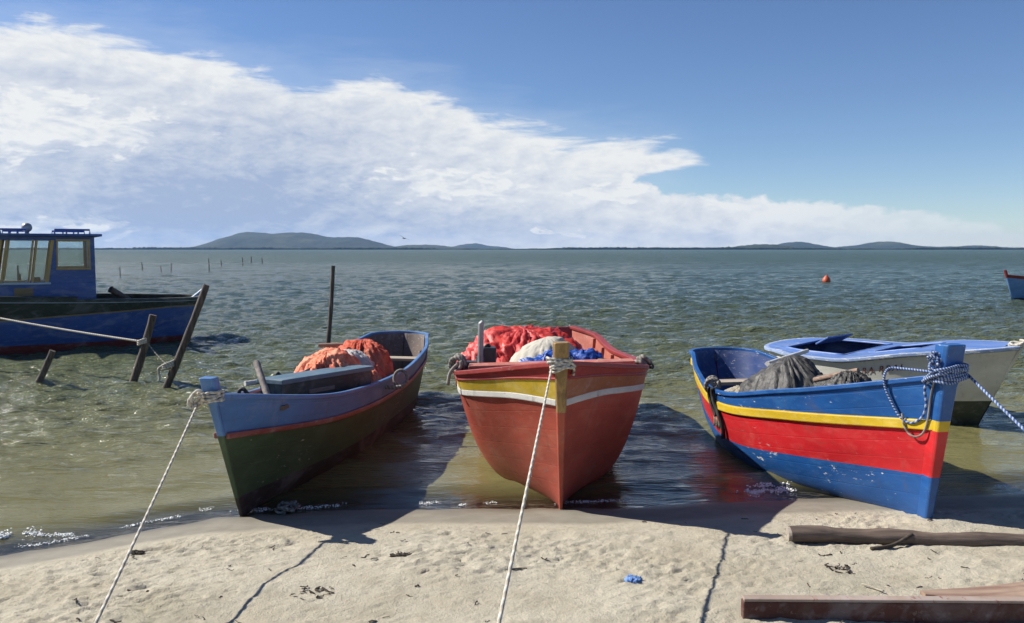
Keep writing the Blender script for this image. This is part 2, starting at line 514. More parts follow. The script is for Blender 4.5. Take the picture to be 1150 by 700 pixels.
def build_ground():
    def axis(lo, hi, step, far, grow):
        a = list(np.arange(lo, hi + 1e-6, step)); d = step
        v = a[-1]
        while v < far:
            d *= grow; v += d; a.append(min(v, far))
        d = step; v = a[0]; b = []
        while v > -far:
            d *= grow; v -= d; b.append(max(v, -far))
        return np.array(b[::-1] + a)
    xs = axis(-3.3, 3.5, .0135, 7000, 1.16)
    ys = axis(2.6, 5.7, .0115, 7000, 1.16)
    X, Y = np.meshgrid(xs, ys)
    Z = sand_z(X, Y) + sand_detail(X, Y)
    Z = np.where(Y > 500, -2.6, Z)
    V = np.stack([X, Y, Z], -1).reshape(-1, 3)
    s = (shore(X) - Y)
    m, t = newmat('beach sand')
    geo = t.n('ShaderNodeNewGeometry').outputs['Position']
    sd = t.n('ShaderNodeAttribute', {'attribute_name': 'inland'}).outputs['Fac']
    big = t.noise(geo, 1.6, 4, .6)
    mid = t.noise(geo, 9, 5, .65)
    fine = t.noise(geo, 120, 3, .7)
    grain = t.noise(geo, 420, 2, .7)
    dry = t.mix(t.mapr(big, .34, .66), (.385, .342, .252, 1), (.455, .415, .322, 1))
    dry = t.mix(t.m('MULTIPLY', t.mapr(mid, .48, .70), .45), dry, (.27, .235, .165, 1))
    green = t.mapr(t.noise(geo, 1.1, 3, .6), .56, .70)
    dry = t.mix(t.m('MULTIPLY', green, .35), dry, (.23, .22, .145, 1))
    dry = t.mix(t.m('MULTIPLY', t.mapr(t.noise(geo, 38, 5, .7), .56, .70), .45), dry, (.22, .19, .14, 1))
    dry = t.mix(t.m('MULTIPLY', t.mapr(fine, .58, .72), .6), dry, (.15, .125, .09, 1))
    dry = t.mix(t.m('MULTIPLY', t.mapr(grain, .6, .75), .35), dry, (.50, .46, .37, 1))
    sdn = t.m('ADD', sd, t.m('MULTIPLY', t.m('SUBTRACT', big, .5), .16))
    sdn = t.m('ADD', sdn, t.m('MULTIPLY', t.m('SUBTRACT', mid, .5), .05))
    wet = t.mapr(sdn, .52, .40)
    soaked = t.mapr(sdn, .26, .02)
    wcol = t.mix(t.mapr(mid, .35, .65), (.20, .18, .14, 1), (.235, .215, .17, 1))
    wcol = t.mix(soaked, wcol, (.17, .15, .112, 1))
    col = t.mix(wet, dry, wcol)
    rough = t.m('SUBTRACT', .92, t.m('ADD', t.m('MULTIPLY', wet, .12), t.m('MULTIPLY', soaked, .40)))
    m2_ = t.noise(geo, 38, 5, .7)
    h = t.m('ADD', t.m('MULTIPLY', mid, .5), t.m('ADD', t.m('MULTIPLY', fine, .34), t.m('ADD', t.m('MULTIPLY', grain, .12), t.m('MULTIPLY', m2_, .7))))
    dm = t.m('SUBTRACT', 1.0, t.m('MULTIPLY', wet, .88))
    nb = t.bump(t.m('MULTIPLY', h, dm), .8, .017)
    t.out(t.n('ShaderNodeBsdfPrincipled', None, Base_Color=col, Roughness=rough, Normal=nb, Specular_IOR_Level=.35))
    o = np_mesh('beach_sand', V, grid_faces(len(ys), len(xs)), m, {'inland': s})
    tag(o, kind='structure')


build_ground()


# ------------------------------------------------------------------ water
def ocean_tile(N, L, lam_p, seed, wind, spread, rms, cutoff):
    """periodic height and horizontal displacement field from a wind spectrum"""
    rs = np.random.RandomState(seed)
    k1 = np.fft.fftfreq(N, L / N) * 2 * np.pi
    KX, KY = np.meshgrid(k1, k1)
    K = np.hypot(KX, KY); K[0, 0] = 1e9
    kp = 2 * np.pi / lam_p
    th = np.arctan2(KY, KX) - wind
    S = K ** -3.3 * np.exp(-1.25 * (kp / K) ** 2) * (np.abs(np.cos(th)) ** spread + .06)
    A = np.sqrt(S) * (rs.randn(N, N) + 1j * rs.randn(N, N))
    base = np.real(np.fft.ifft2(A)); A = A * (rms / base.std())
    out = []
    for lc in cutoff:
        W = A * np.exp(-(K * lc / 6.2) ** 4)
        out.append((np.real(np.fft.ifft2(W)), np.real(np.fft.ifft2(1j * KX / K * W)), np.real(np.fft.ifft2(1j * KY / K * W))))
    return out


def tile_sample(T, L, X, Y):
    N = T.shape[0]
    x = (X / L * N) % N; y = (Y / L * N) % N
    i = np.floor(x).astype(int); j = np.floor(y).astype(int); fx = x - i; fy = y - j
    i %= N; j %= N; i2 = (i + 1) % N; j2 = (j + 1) % N
    return (T[j, i] * (1 - fx) + T[j, i2] * fx) * (1 - fy) + (T[j2, i] * (1 - fx) + T[j2, i2] * fx) * fy


def build_water():
    ys = [2.2]
    while ys[-1] < 6600:
        y = ys[-1]; ys.append(y + max(.018, .0056 * (y - .8)) if y < 320 else y * 1.03)
    ys = np.array(ys)
    sx = np.linspace(-.98, .98, 640)
    Yg, Sg = np.meshgrid(ys, sx, indexing='ij')
    Xg = Sg * (Yg + 2.0)
    cut = [.10, .20, .40, .80, 1.6, 3.2]
    A = ocean_tile(512, 26.0, .80, 4, R_(84), 3.5, .0240, cut)
    B = ocean_tile(512, 83.0, 3.4, 9, R_(98), 4.0, .022, cut)
    sp = np.maximum(np.gradient(ys)[:, None] * np.ones_like(Xg), Xg.shape[1] ** -1 * 1.96 * (Yg + 2)) * 1.7
    lev = np.clip(np.log2(np.maximum(sp, .10) / .10), 0, 5.0)
    l0 = np.floor(lev).astype(int); fr = lev - l0
    Z = np.zeros_like(Xg); DX = np.zeros_like(Xg); DY = np.zeros_like(Xg)
    ca, sa = math.cos(.42), math.sin(.42)
    X2, Y2 = Xg * ca - Yg * sa, Xg * sa + Yg * ca
    for T, L, xx, yy, rot in ((A, 26.0, Xg, Yg, False), (B, 83.0, X2, Y2, True)):
        for l in range(6):
            w = np.where(l0 == l, 1 - fr, 0) + np.where(l0 + 1 == l, fr, 0)
            msk = w > 0
            if not msk.any(): continue
            for c, tgt in ((0, Z), (1, DX), (2, DY)):
                val = tile_sample(T[l][c], L, xx[msk], yy[msk]) * w[msk]
                tgt[msk] += val
    D9 = ocean_tile(256, 190.0, 9.0, 21, R_(88), 5.0, .045, [1.6])[0]
    Z += tile_sample(D9[0], 190.0, X2, Y2) * sstep(18, 90, Yg)
    far = sstep(2200, 500, Yg)
    depth = -sand_z(Xg, Yg)
    sh = (.08 + .92 * sstep(.03, .70, depth))
    patch = 1 + .35 * fbm(Xg * .045, Yg * .10, 3, 77)
    amp = sh * far * patch
    Z = Z * amp
    # low swash ridges running in along the shore
    s = Yg - shore(np.clip(Xg, -30, 30))
    near = sstep(8, 1.0, s) * sstep(-.15, .35, s)
    wob = s + .35 * fbm(Xg * .55, Yg * .3, 3, 91)
    Z = Z + near * (.018 * np.exp(-((wob - .50) / .12) ** 2) + .026 * np.exp(-((wob - 1.25) / .20) ** 2) + .028 * np.exp(-((wob - 2.2) / .26) ** 2) + .03 * np.exp(-((wob - 3.4) / .36) ** 2))
    Z = Z + near * .004 * fbm(Xg * 3.0, Yg * 7.0, 3, 93)
    X = Xg - DX * amp * .8; Y = Yg - DY * amp * .8
    Z = Z + .004 * (1 - sstep(.0, .1, depth))
    V = np.stack([X, Y, Z], -1).reshape(-1, 3)
    m, t = newmat('lagoon water')
    dp = t.n('ShaderNodeAttribute', {'attribute_name': 'depth'}).outputs['Fac']
    geo = t.n('ShaderNodeNewGeometry').outputs['Position']
    st = t.n('ShaderNodeMapping', None, Vector=geo, Scale=(.38, 1.45, 1)).outputs[0]
    murk = t.noise(st, .9, 4, .55, .5)
    d2 = t.m('ADD', dp, t.m('MULTIPLY', t.m('SUBTRACT', murk, .5), .5))
    c1 = t.mix(t.mapr(d2, .0, .85), (.165, .150, .062, 1), (.105, .117, .058, 1))
    c2 = t.mix(t.mapr(d2, .55, 2.1), c1, (.062, .098, .078, 1))
    w1 = t.noise(st, 5.5, 3, .55, .3)
    w2 = t.noise(st, 17, 3, .6, .2)
    w3 = t.noise(st, 46, 2, .6)
    calm = t.mapr(dp, .0, .75, .16, 1.0)
    h = t.m('ADD', t.m('MULTIPLY', w1, 1.0), t.m('ADD', t.m('MULTIPLY', w2, .42), t.m('MULTIPLY', w3, .16)))
    nb = t.bump(t.m('MULTIPLY', h, t.m('MULTIPLY', calm, t.mapr(dp, .5, 1.6, 1.0, 1.9))), 1.0, .115)
    pr = t.n('ShaderNodeBsdfPrincipled', None, Base_Color=c2, Roughness=t.mapr(t.n('ShaderNodeSeparateXYZ', None, Vector=geo).outputs[1], 22.0, 130.0, .07, .34), IOR=1.333, Specular_IOR_Level=t.mapr(dp, .3, 1.6, .5, .34), Normal=nb)
    fr = t.n('ShaderNodeFresnel', None, IOR=1.333, Normal=nb).outputs[0]
    tr = t.n('ShaderNodeBsdfTransparent', None, Color=(.93, .93, .86, 1))
    gl = t.n('ShaderNodeBsdfGlossy', None, Color=(1, 1, 1, 1), Roughness=.06, Normal=nb)
    film = t.n('ShaderNodeMixShader', None, i0=fr, i1=tr, i2=gl)
    clear = t.mapr(t.m('ADD', dp, t.m('MULTIPLY', t.m('SUBTRACT', murk, .5), .04)), .0, .085)
    t.out(t.n('ShaderNodeMixShader', None, i0=clear, i1=film, i2=pr))
    o = np_mesh('water', V, grid_faces(len(ys), len(sx)), m, {'depth': depth})
    tag(o, kind='structure')


build_water()


# ------------------------------------------------------------------ hull builder
TK = [0, .1, .25, .45, .65, .85, 1]


class Hull:
    def __init__(s, x0, y0, z0, yaw, heel, L, rake, b, sh, stern='round', R=.32, over=.25, keel=(0, -.10, -.16, -.10), e=(.62, .36, .27, .18, .17, .2), tilt=0.0):
        s.loc = Vector((x0, y0, z0)); s.rot = Euler((tilt, heel, -yaw)); s.M = Matrix.Translation(s.loc) @ s.rot.to_matrix().to_4x4()
        s.L = L; s.rake = rake; s.stern = stern; s.R = R if stern == 'round' else 0; s.over = over
        s.bk = [.03] + list(b); s.sk = list(sh); s.keel = keel; s.ek = e
        tt = list(np.linspace(0, 1, 60) ** 1.15)
        s.st = [(t, 0) for t in tt]
        if stern == 'round': s.st += [(1, a) for a in np.linspace(0, math.pi / 2, 15)[1:]]

    def station(s, t, a=0.0):
        us = -s.rake + t * s.L + s.R * math.sin(a)
        b = float(pchip(TK, s.bk, t)) * math.cos(a)
        zs = float(pchip([0, .33, .66, 1], s.sk, t))
        q = (us + s.rake) / (s.L + s.R)
        uk = q * (s.L + s.R - s.rake - s.over)
        zk = float(pchip([0, .3, .65, 1], s.keel, q))
        e = float(pchip([0, .1, .2, .4, .7, 1], s.ek, t))
        return us, max(b, 0.0), zs, uk, zk, e

    def pt(s, t, a, w, sg, out=0.0):
        us, b, zs, uk, zk, e = s.station(t, a)
        v = b * (w ** e if w > 0 else 0)
        return Vector((sg * (v + out), uk + (us - uk) * w, zk + (zs - zk) * w))

    def at_depth(s, t, a, d, sg, out=0.0):
        us, b, zs, uk, zk, e = s.station(t, a)
        return s.pt(t, a, 1 - d / (zs - zk), sg, out)

    def world(s, p): return s.M @ Vector(p)

    def local(s, p): return s.M.inverted() @ Vector(p)

    def zl(s, t): return float(pchip([0, .33, .66, 1], s.sk, t))

    def bl(s, t): return float(pchip(TK, s.bk, t))

    def hull(s, root, bands, mats, mats_right=None, smooth_name='hull'):
        """bands: from the sheer down [(depth function of t | ('z', height), material index)], then the last index runs to the keel"""
        mb = MB(); tg = MB()
        nrow = 5
        for sg in (-1, 1):
            cols = []
            for (t, a) in s.st:
                us, b, zs, uk, zk, e = s.station(t, a)
                ws = [1.0]
                for d, _ in bands[:-1]:
                    w = (d[1] - zk) / (zs - zk) if isinstance(d, tuple) else 1 - d(t) / (zs - zk)
                    ws.append(min(ws[-1] - .002, max(.06, w)))
                W = []
                for j in range(len(ws) - 1):
                    W += list(np.linspace(ws[j], ws[j + 1], nrow + 1))[:-1]
                W += [ws[-1] * (1 - i / 16) ** 2.2 for i in range(17)]
                cols.append([(s.pt(t, a, w, sg), w) for w in W])
            rows = len(cols[0])
            A = np.array([[tuple(cols[c][r][0]) for c in range(len(cols))] for r in range(rows)])
            al = np.array([[cols[c][r][1] for c in range(len(cols))] for r in range(rows)])
            mi = []
            for r in range(rows - 1):
                j = min(r // nrow, len(bands) - 1)
                k = bands[j][1]
                mi.append(k if isinstance(k, int) else k[0 if sg < 0 else 1])
            mb.grid(A, mi, al)
        o = mb.build(smooth_name, mats, root, smooth=False, merge=1e-4, angle=R_(50))
        return o

    def transom(s, root, mat, name='transom', mat_in=None, d=.03):
        t, a = s.st[-1]
        us, b, zs, uk, zk, e = s.station(t, a)
        mb = MB()
        W = [(i / 20) ** 2 for i in range(21)]
        A = np.array([[tuple(s.pt(t, a, w, 1) * 1.0 if False else (x * b * (w ** e if w else 0), uk + (us - uk) * w + off, zk + (zs - zk) * w))
                       for x in np.linspace(-1, 1, 7)] for off in (0.0,) for w in W])
        A2 = A.copy(); A2[:, :, 1] -= d; A2[:, :, 0] *= .985
        mb.grid(A); mb.grid(A2)
        top = np.stack([A[-1], A2[-1]]); mb.grid(top)
        return mb.build(name, mat, root, smooth=False)

    def path(s, d=0.0, out=0.0, t0=0.0, up=0.0):
        """closed run bow - one side - stern - other side - bow at depth d below the sheer"""
        f = d if callable(d) else (lambda t: d)
        L = [s.at_depth(t, a, f(t), -1, out) + Vector((0, 0, up)) for t, a in s.st if t >= t0]
        Rr = [s.at_depth(t, a, f(t), 1, out) + Vector((0, 0, up)) for t, a in s.st if t >= t0]
        if s.stern == 'round': return [L[:-1] + [L[-1]] + Rr[:-1][::-1]]
        return [L, Rr[::-1]]

    def gunwale(s, root, mat, wi=.045, wo=.018, th=.03, name='gunwale'):
        mb = MB()
        for p in s.path(0, 0, 0, .004):
            mb.sweep(p, [(-wo, -th * .8), (wi, -th * .8), (wi, th * .2), (-wo, th * .2)])
        return mb.build(name, mat, root, bevel=.005)

    def rail(s, root, mat, d, h=.034, pr=.02, name='rub_rail'):
        mb = MB()
        for p in s.path(d, 0):
            mb.sweep(p, [(-pr, -h / 2), (.012, -h / 2), (.012, h / 2), (-pr, h / 2)])
        return mb.build(name, mat, root, bevel=.006)

    def lining(s, root, mat, fl_mat, zf=.12, th=.03):
        mb = MB(); fl = []
        st = [x for x in s.st if x[0] > .03]
        edges = {}
        for sg in (-1, 1):
            A = []
            for (t, a) in st:
                us, b, zs, uk, zk, e = s.station(t, a)
                col = []
                zb = zf
                for q in np.linspace(1, 0, 9):
                    z = zb + (zs - .012 - zb) * q
                    w = max((z - zk) / (zs - zk), .02)
                    v = max(b * w ** e - th, .004)
                    u = uk + (us - uk) * w
                    if a: u -= th * math.sin(a)
                    col.append((sg * v, u, z))
                A.append(col)
            A = np.array(A).transpose(1, 0, 2)
            mb.grid(A); edges[sg] = A[-1]
        if s.stern == 'flat':
            pass
        mb.build('inner_planking', mat, root, merge=1e-4, angle=R_(60))
        f = MB(); f.grid(np.stack([edges[-1], edges[-1] * [0, 1, 1], edges[1]]))
        f.build('floorboards', fl_mat, root)

    def rib(s, root, mat, t, sg, zf=.12, w=.035, th=.03):
        us, b, zs, uk, zk, e = s.station(t)
        mb = MB(); prev = []
        for q in np.linspace(1, 0, 8):
            z = zf + (zs - .03 - zf) * q; ww = (z - zk) / (zs - zk)
            v = b * ww ** e - th + .004; u = uk + (us - uk) * ww
            prev.append([(sg * v, u - w / 2, z), (sg * v, u + w / 2, z), (sg * (v - .03), u + w / 2, z), (sg * (v - .03), u - w / 2, z)])
        vs = [p for r in prev for p in r]
        fs = [(i * 4 + j, i * 4 + (j + 1) % 4, i * 4 + 4 + (j + 1) % 4, i * 4 + 4 + j) for i in range(7) for j in range(4)]
        fs += [(0, 1, 2, 3), (28, 29, 30, 31)]
        mb.add(vs, fs).build('rib', mat, root)

    def thwart(s, root, mat, t, dz=.12, wd=.2, th=.03, name='thwart', cut=.03):
        us, b, zs, uk, zk, e = s.station(t)
        z = zs - dz; w = (z - zk) / (zs - zk); v = b * w ** e - cut
        return MB().box((0, uk + (us - uk) * w, z), (2 * v, wd, th)).build(name, mat, root, bevel=.005)

    def stem(s, root, segs, mats, wv=.08, front=.04, back=.05, ztop=None, z0=-.04, wtop=None, name='stem_post', taper=.5):
        """segs: [(z_top, material index)] from the foot up"""
        zs0 = s.sk[0]; k = -s.rake / zs0
        mb = MB(); zz = [z0] + [z for z, _ in segs]
        rings = []; mi = []
        for j in range(len(zz) - 1):
            n = max(2, int((zz[j + 1] - zz[j]) / .06))
            for i in range(n):
                rings.append(zz[j] + (zz[j + 1] - zz[j]) * i / n); mi.append(segs[j][1])
        rings.append(zz[-1])
        vs = []
        for z in rings:
            u = k * z
            q = min(max((z - z0) / (zz[-1] - z0), 0), 1)
            w = wv * (taper + (1 - taper) * q) / 2 if wtop is None or z < zs0 - .05 else wtop / 2
            f = front * (.6 + .4 * q)
            vs += [(-w * .8, u - f, z), (w * .8, u - f, z), (w, u - f * .4, z), (w, u + back, z), (-w, u + back, z), (-w, u - f * .4, z)]
        fs = []; ms = []
        for i in range(len(rings) - 1):
            for j in range(6):
                fs.append((i * 6 + j, i * 6 + (j + 1) % 6, i * 6 + 6 + (j + 1) % 6, i * 6 + 6 + j)); ms.append(mi[i])
        n = (len(rings) - 1) * 6
        fs += [tuple(range(6))[::-1], tuple(n + j for j in range(6))]; ms += [mi[0], mi[-1]]
        mb.add(vs, fs, ms)
        return mb.build(name, mats, root, bevel=.007)

    def stem_u(s, z): return -s.rake / s.sk[0] * z


def boat(name, label, H, cat='boat', group=None):
    return thing(name, label, cat, H.loc, H.rot, group)


def wraps(mb, c, rx, ry, n, r, pitch=.016, tilt=.12, seed=0, mi=0):
    """turns of rope round a post of half sizes rx, ry (local x, y), centre c"""
    rr = random.Random(seed); pts = []
    for i in range(n * 28 + 1):
        a = 2 * math.pi * i / 28
        k = (abs(math.cos(a)) ** 4 + abs(math.sin(a)) ** 4) ** -.25 * .96
        j = 1 + .05 * math.sin(a * 2.3 + seed)
        pts.append(Vector(c) + Vector((math.cos(a) * rx * k * j, math.sin(a) * ry * k * j,
                                       pitch * (i / 28 - n / 2) + tilt * rx * math.sin(a + seed) + .004 * math.sin(a * 3.7 + seed))))
    mb.tube(pts, r, 8, mi)
    return pts


# ================================================================== BOAT 1: blue and green
H1 = Hull(-1.620, 4.976, 0, .096, .010, 4.47, .38, [.162, .289, .385, .406, .419, .318], [.798, .58, .525, .685], R=.32)
r1 = boat('fishing_boat', 'dark green boat with blue top and thin red rail, loaded with orange netting', H1, group='wooden boats moored along the shore')
d1 = lambda t: float(pchip([0, .3, .6, 1], [.25, .175, .15, .12], t))
H1.hull(r1, [(d1, 0), (('z', .135), 1), (None, 2)], [MT['blue1'], MT['green1'], MT['tar1']])
H1.gunwale(r1, MT['blue1'], .020, .012, .03)
H1.rail(r1, MT['rail1'], d1, .034, .022)
H1.lining(r1, MT['brown1'], MT['brown1'], .14)
for t in (.40, .60, .74, .88):
    for sg in (-1, 1): H1.rib(r1, MT['brown1'], t, sg, .14)
H1.thwart(r1, MT['palewood'], .90, .14, .16)
H1.thwart(r1, MT['brown1'], .45, .1, .22)
H1.thwart(r1, MT['brown1'], .16, .05, .35, name='fore_deck', cut=.02)
H1.stem(r1, [(.135, 0), (.55, 1), (.80, 2), (.905, 2)], [MT['tar1'], MT['green1'], MT['blue1']], .06, .025, .05, z0=-.04, wtop=.085, taper=.4)
# knot and bow line
k1 = (0, H1.stem_u(.80) - .005, .795)
rp = thing('mooring_rope', 'off-white rope tied round the blue bow post, slanting down to the sand at left', 'rope', group='mooring ropes')
mb = MB()
w1 = [H1.world(p) for p in wraps(MB(), k1, .056, .060, 4, .011, .016, .15, 1)]
mb.tube(w1, .0085, 8)
ctr = H1.world(k1)
for i in range(5):
    a = ctr + Vector((-.075 + .01 * i, -.045 - .008 * i, -.02 + .016 * (i % 3)))
    mb.tube([a + Vector((.03 * math.cos(q * .7 + i), .02 * math.sin(q * .9 + i * 2), .035 * math.sin(q * .7 + i * 1.3))) for q in range(10)], .0075, 7)
mb.build('knot', MT['rope'], rp, smooth=True)
e1 = Vector((-1.50, 3.385, .515)); a1 = ctr + Vector((-.06, -.05, -.04))
dr = (e1 - a1); t_end = (a1.z - .17) / -dr.z
far1 = a1 + dr * t_end
MB().tube(sagline(a1, far1, .015), .0062, 8).build('line', MT['rope'], rp, smooth=True)

# ---- gear in boat 1
def heap(name, label, cat, mat, c, a, b, h, yaw=0, seed=0, fold=.03, fscale=3.0, stretch=(1, 1), p=2.2, bumps=(), tilt=(0, 0), group=None, rings=46, seg=110, rim=.25, low=-.10, smooth=True):
    """draped pile: dome of half axes a, b and height h with folds; its edge turns under"""
    rs = np.concatenate([np.linspace(0, 1, rings), [1.0, .97]])
    th = np.linspace(0, 2 * np.pi, seg, endpoint=False)
    Rg, Tg = np.meshgrid(rs, th, indexing='ij')
    edge = 1 + .16 * perlin(np.cos(Tg) * 1.6 + seed, np.sin(Tg) * 1.6, seed) + .05 * perlin(np.cos(Tg) * 5 + seed, np.sin(Tg) * 5, seed + 3)
    x = Rg * np.cos(Tg) * a * edge; y = Rg * np.sin(Tg) * b * edge
    prof = np.clip(1 - Rg ** p, 0, 1) ** .75
    z = h * prof
    for (bx, by, bh, bs) in bumps: z = z + bh * np.exp(-((x - bx) ** 2 + (y - by) ** 2) / bs ** 2) * np.clip(prof * 1.5, 0, 1)
    f = ridged(x * fscale * stretch[0] + seed * 3.1, y * fscale * stretch[1] + 1.7 * seed, 3, seed + 11) - .45
    kf = round(5 + fscale * 1.3)
    wr = perlin(x * 3 + seed, y * 3, seed + 31) * .9
    fd = ridged(np.cos(Tg) * kf * .55 + wr, np.sin(Tg) * kf * .55 + wr * .7 + Rg * .9, 2, seed + 37) - .45
    f = f * .55 + fd * (.25 + .9 * Rg) * .8
    f2 = ridged(x * fscale * 3.1, y * fscale * 3.1, 3, seed + 23) - .5
    amp = fold * (.25 + .75 * np.clip(Rg * 1.3, 0, 1))
    z = z + amp * f + amp * .45 * f2
    x = x + np.cos(Tg) * amp * f * .8; y = y + np.sin(Tg) * amp * f * .8
    z = z + tilt[0] * x + tilt[1] * y
    z[-2] = low; z[-1] = low
    cy, sy = math.cos(yaw), math.sin(yaw)
    V = np.stack([x * cy - y * sy, x * sy + y * cy, z], -1).reshape(-1, 3)
    n = seg; i = np.arange((len(rs) - 1) * n); r_ = i // n; cc = i % n
    F = np.stack([r_ * n + cc, r_ * n + (cc + 1) % n, (r_ + 1) * n + (cc + 1) % n, (r_ + 1) * n + cc], 1)
    o = np_mesh(name, V, F, mat)
    o.location = c
    tag(o, label, cat, group)
    return o


heap('fishing_net', 'peach and orange netting at the front of the pile in the green boat', 'fishing net', MT['netpeach'],
     H1.world((-.05, 1.82, .44)), .30, .60, .32, .05, 3, .075, 4.5, (1, .6), group='net heaps in the boats', bumps=((.12, .1, .05, .2),))
heap('fishing_net', 'red netting draped over the rear of the pile in the green boat', 'fishing net', MT['net'],
     H1.world((.02, 2.62, .44)), .27, .48, .33, .1, 5, .075, 5, (1, .7), group='net heaps in the boats', bumps=((.22, -.15, .05, .2), (-.2, .05, .04, .15)))
heap('cloth_bundle', 'whitish crumpled cloth between the two orange nets in the green boat', 'cloth', MT['rag'],
     H1.world((.0, 2.22, .42)), .27, .30, .325, .1, 8, .04, 5)
heap('fishing_net', 'small bunch of red netting beside the rope ring in the green boat', 'fishing net', MT['net'],
     H1.world((.19, 2.25, .44)), .14, .42, .17, 0, 13, .025, 7, group='net heaps in the boats', low=-.02)
# hatch box
A_, B_ = Vector((-1.56, 5.68, .70)), Vector((-1.10, 6.68, .66))
ax = (B_ - A_); ln = ax.length; yw = math.atan2(-ax.x, ax.y)
bx = thing('storage_box', 'grey-teal lidded box lying across the green boat', 'box', A_.lerp(B_, .5) + Vector((-.10, .04, -.20)), (math.asin(ax.z / ln), 0, yw))
MB().box((0, 0, .05), (.19, ln - .03, .26)).build('box_body', MT['tealdark'], bx, bevel=.006)
MB().box((0, 0, .197), (.225, ln, .035)).build('lid', MT['teal1'], bx, bevel=.006)
MB().box((.098, -.1, .10), (.008, .3, .03)).build('side_batten', MT['grywood'], bx, bevel=.003)
# loose sticks
def stick(name, label, cat, a, b, r, mat, r2=None, group=None, n=10, bend=.0):
    a = Vector(a); b = Vector(b); o = thing(name, label, cat, a, group=group)
    pts = []
    for i in range(13):
        q = i / 12
        pts.append((b - a) * q + Vector((bend * math.sin(q * 3.1), 0, bend * .5 * math.sin(q * 5))))
    rr = [r + (r2 - r) * i / 12 if r2 else r for i in range(13)]
    rr = [v * (1 + .07 * math.sin(i * 2.3 + a.x * 7)) for i, v in enumerate(rr)]
    m = MB().tube(pts, rr, n).build(name, mat, None, smooth=False, angle=R_(45))
    m.location = a; C.objects.unlink(o) if False else None
    for k in ('label', 'category', 'group'):
        if k in o: m[k] = o[k]
    bpy.data.objects.remove(o)
    return m


stick('wooden_stake', 'grey wooden stick leaning up out of the green boat behind its bow', 'stick', PD(301, 447, 5.35), PD(288, 407, 5.55), .020, MT['grywood'], .022)
stick('oar', 'white round oar end poking out over the far side of the green boat', 'oar', PD(297, 428, 5.9), PD(275, 431, 5.8), .018, MT['whitewood'])
stick('plank', 'short reddish board sticking out to the left from the net heap', 'plank', PD(410, 387, 7.9), PD(358, 388, 7.9), .022, MT['plankwood'], .02)
mb = MB(); mb.tube(spline([PD(311, 419, 6.3), PD(316, 423, 6.3), PD(326, 424, 6.35), PD(342, 419, 6.45), PD(356, 411, 6.6)], 6), .018, 8)
tag(mb.build('bent_pipe', MT['black'], smooth=True), 'bent black pipe lying between the box lid and the peach net', 'pipe')
mb = MB(); mb.tube(spline([PD(268, 446, 5.1), PD(269, 439, 5.1), PD(273, 437, 5.1), PD(277, 441, 5.1), PD(281, 447, 5.15)], 6), .012, 8)
tag(mb.build('iron_hook', MT['black'], smooth=True), 'curved black iron hook on the gunwale near the blue bow', 'hook')
mb = MB()
cc = PD(450, 425, 7.0)
mb.tube([cc + Vector((.055 * math.cos(a * .35), .02 * math.sin(a * .35), .065 * math.sin(a * .35))) for a in range(38)], .014, 8)
mb.tube([cc + Vector((-.30 + .03 * i, -.05, -.065 - .004 * math.sin(i))) for i in range(12)], .016, 8)
tag(mb.build('rope_ring', MT['ropegrey'], smooth=True), 'grey rope ring hanging at the side of the green boat', 'rope')
# scrap by the bow
mb = MB(); rr = random.Random(5)
c0 = P(322, 575, .0); c0.z = ground_z(c0.x, c0.y) + .012
for i in range(5):
    an = rr.uniform(0, 6)
    mb.tube(spline([c0 + Vector((rr.uniform(-.07, .07), rr.uniform(-.09, .09), rr.uniform(0, .035))) for q in range(5)], 5), .008, 6)
tag(mb.build('rope_scrap', MT['ropegrey'], smooth=True), 'tangle of pale rope lying on the wet sand under the green bow', 'rope')

# ================================================================== BOAT 2: red
H2 = Hull(.302, 5.116, 0, -.009, -.030, 4.02, .39, [.298, .656, .705, .636, .599, .393], [.961, .751, .706, .788], stern='flat', over=.2,
          e=(.44, .30, .25, .19, .17, .18))
r2 = boat('fishing_boat', 'salmon-red boat seen head-on with a white band and tan wooden bow post', H2, group='wooden boats moored along the shore')
dA = lambda t: float(pchip([0, .12, .3, 1], [.095, .065, .05, .045], t))
dB = lambda t: float(pchip([0, .12, .3, 1], [.225, .155, .115, .095], t))
dC = lambda t: float(pchip([0, .12, .3, 1], [.262, .195, .155, .13], t))
H2.hull(r2, [(dA, 0), (dB, (1, 2)), (dC, 3), (None, 4)], [MT['rail2'], MT['yellow2'], MT['orange2'], MT['white2'], MT['red2']])
H2.gunwale(r2, MT['rail2'], .05, .010, .03)
H2.rail(r2, MT['white2'], lambda t: (dB(t) + dC(t)) / 2, .040, .007, 'rub_rail')
H2.rail(r2, MT['rail2'], dA, .016, .006, 'upper_rail')
H2.lining(r2, MT['in2'], MT['brown1'], .16)
for t in (.35, .5, .62, .74, .86):
    for sg in (-1, 1): H2.rib(r2, MT['in2'], t, sg, .16)
H2.transom(r2, MT['rail2'])
H2.thwart(r2, MT['in2'], .27, -.03, .15, .04, 'fore_beam', .10)
H2.thwart(r2, MT['in2'], .84, .13, .22)
H2.stem(r2, [(.66, 0), (.83, 1), (.985, 1), (1.085, 1)], [MT['red2'], MT['post2']], .08, .04, .05, z0=-.04, taper=.25, wtop=.09)
k2 = (0, H2.stem_u(.93) - .005, .945)
rp = thing('mooring_rope', 'off-white rope tied to the tan bow post of the red boat', 'rope', group='mooring ropes')
mb = MB()
mb.tube([H2.world(p) for p in wraps(MB(), k2, .060, .066, 4, .011, .014, .25, 2)], .0085, 8)
mb.tube([H2.world(p) for p in wraps(MB(), (0, k2[1] + .02, .945), .078, .082, 2, .011, .02, .5, 4)], .008, 8)
mb.build('knot', MT['rope'], rp, smooth=True)
a2 = H2.world((-.06, k2[1] - .06, .93))
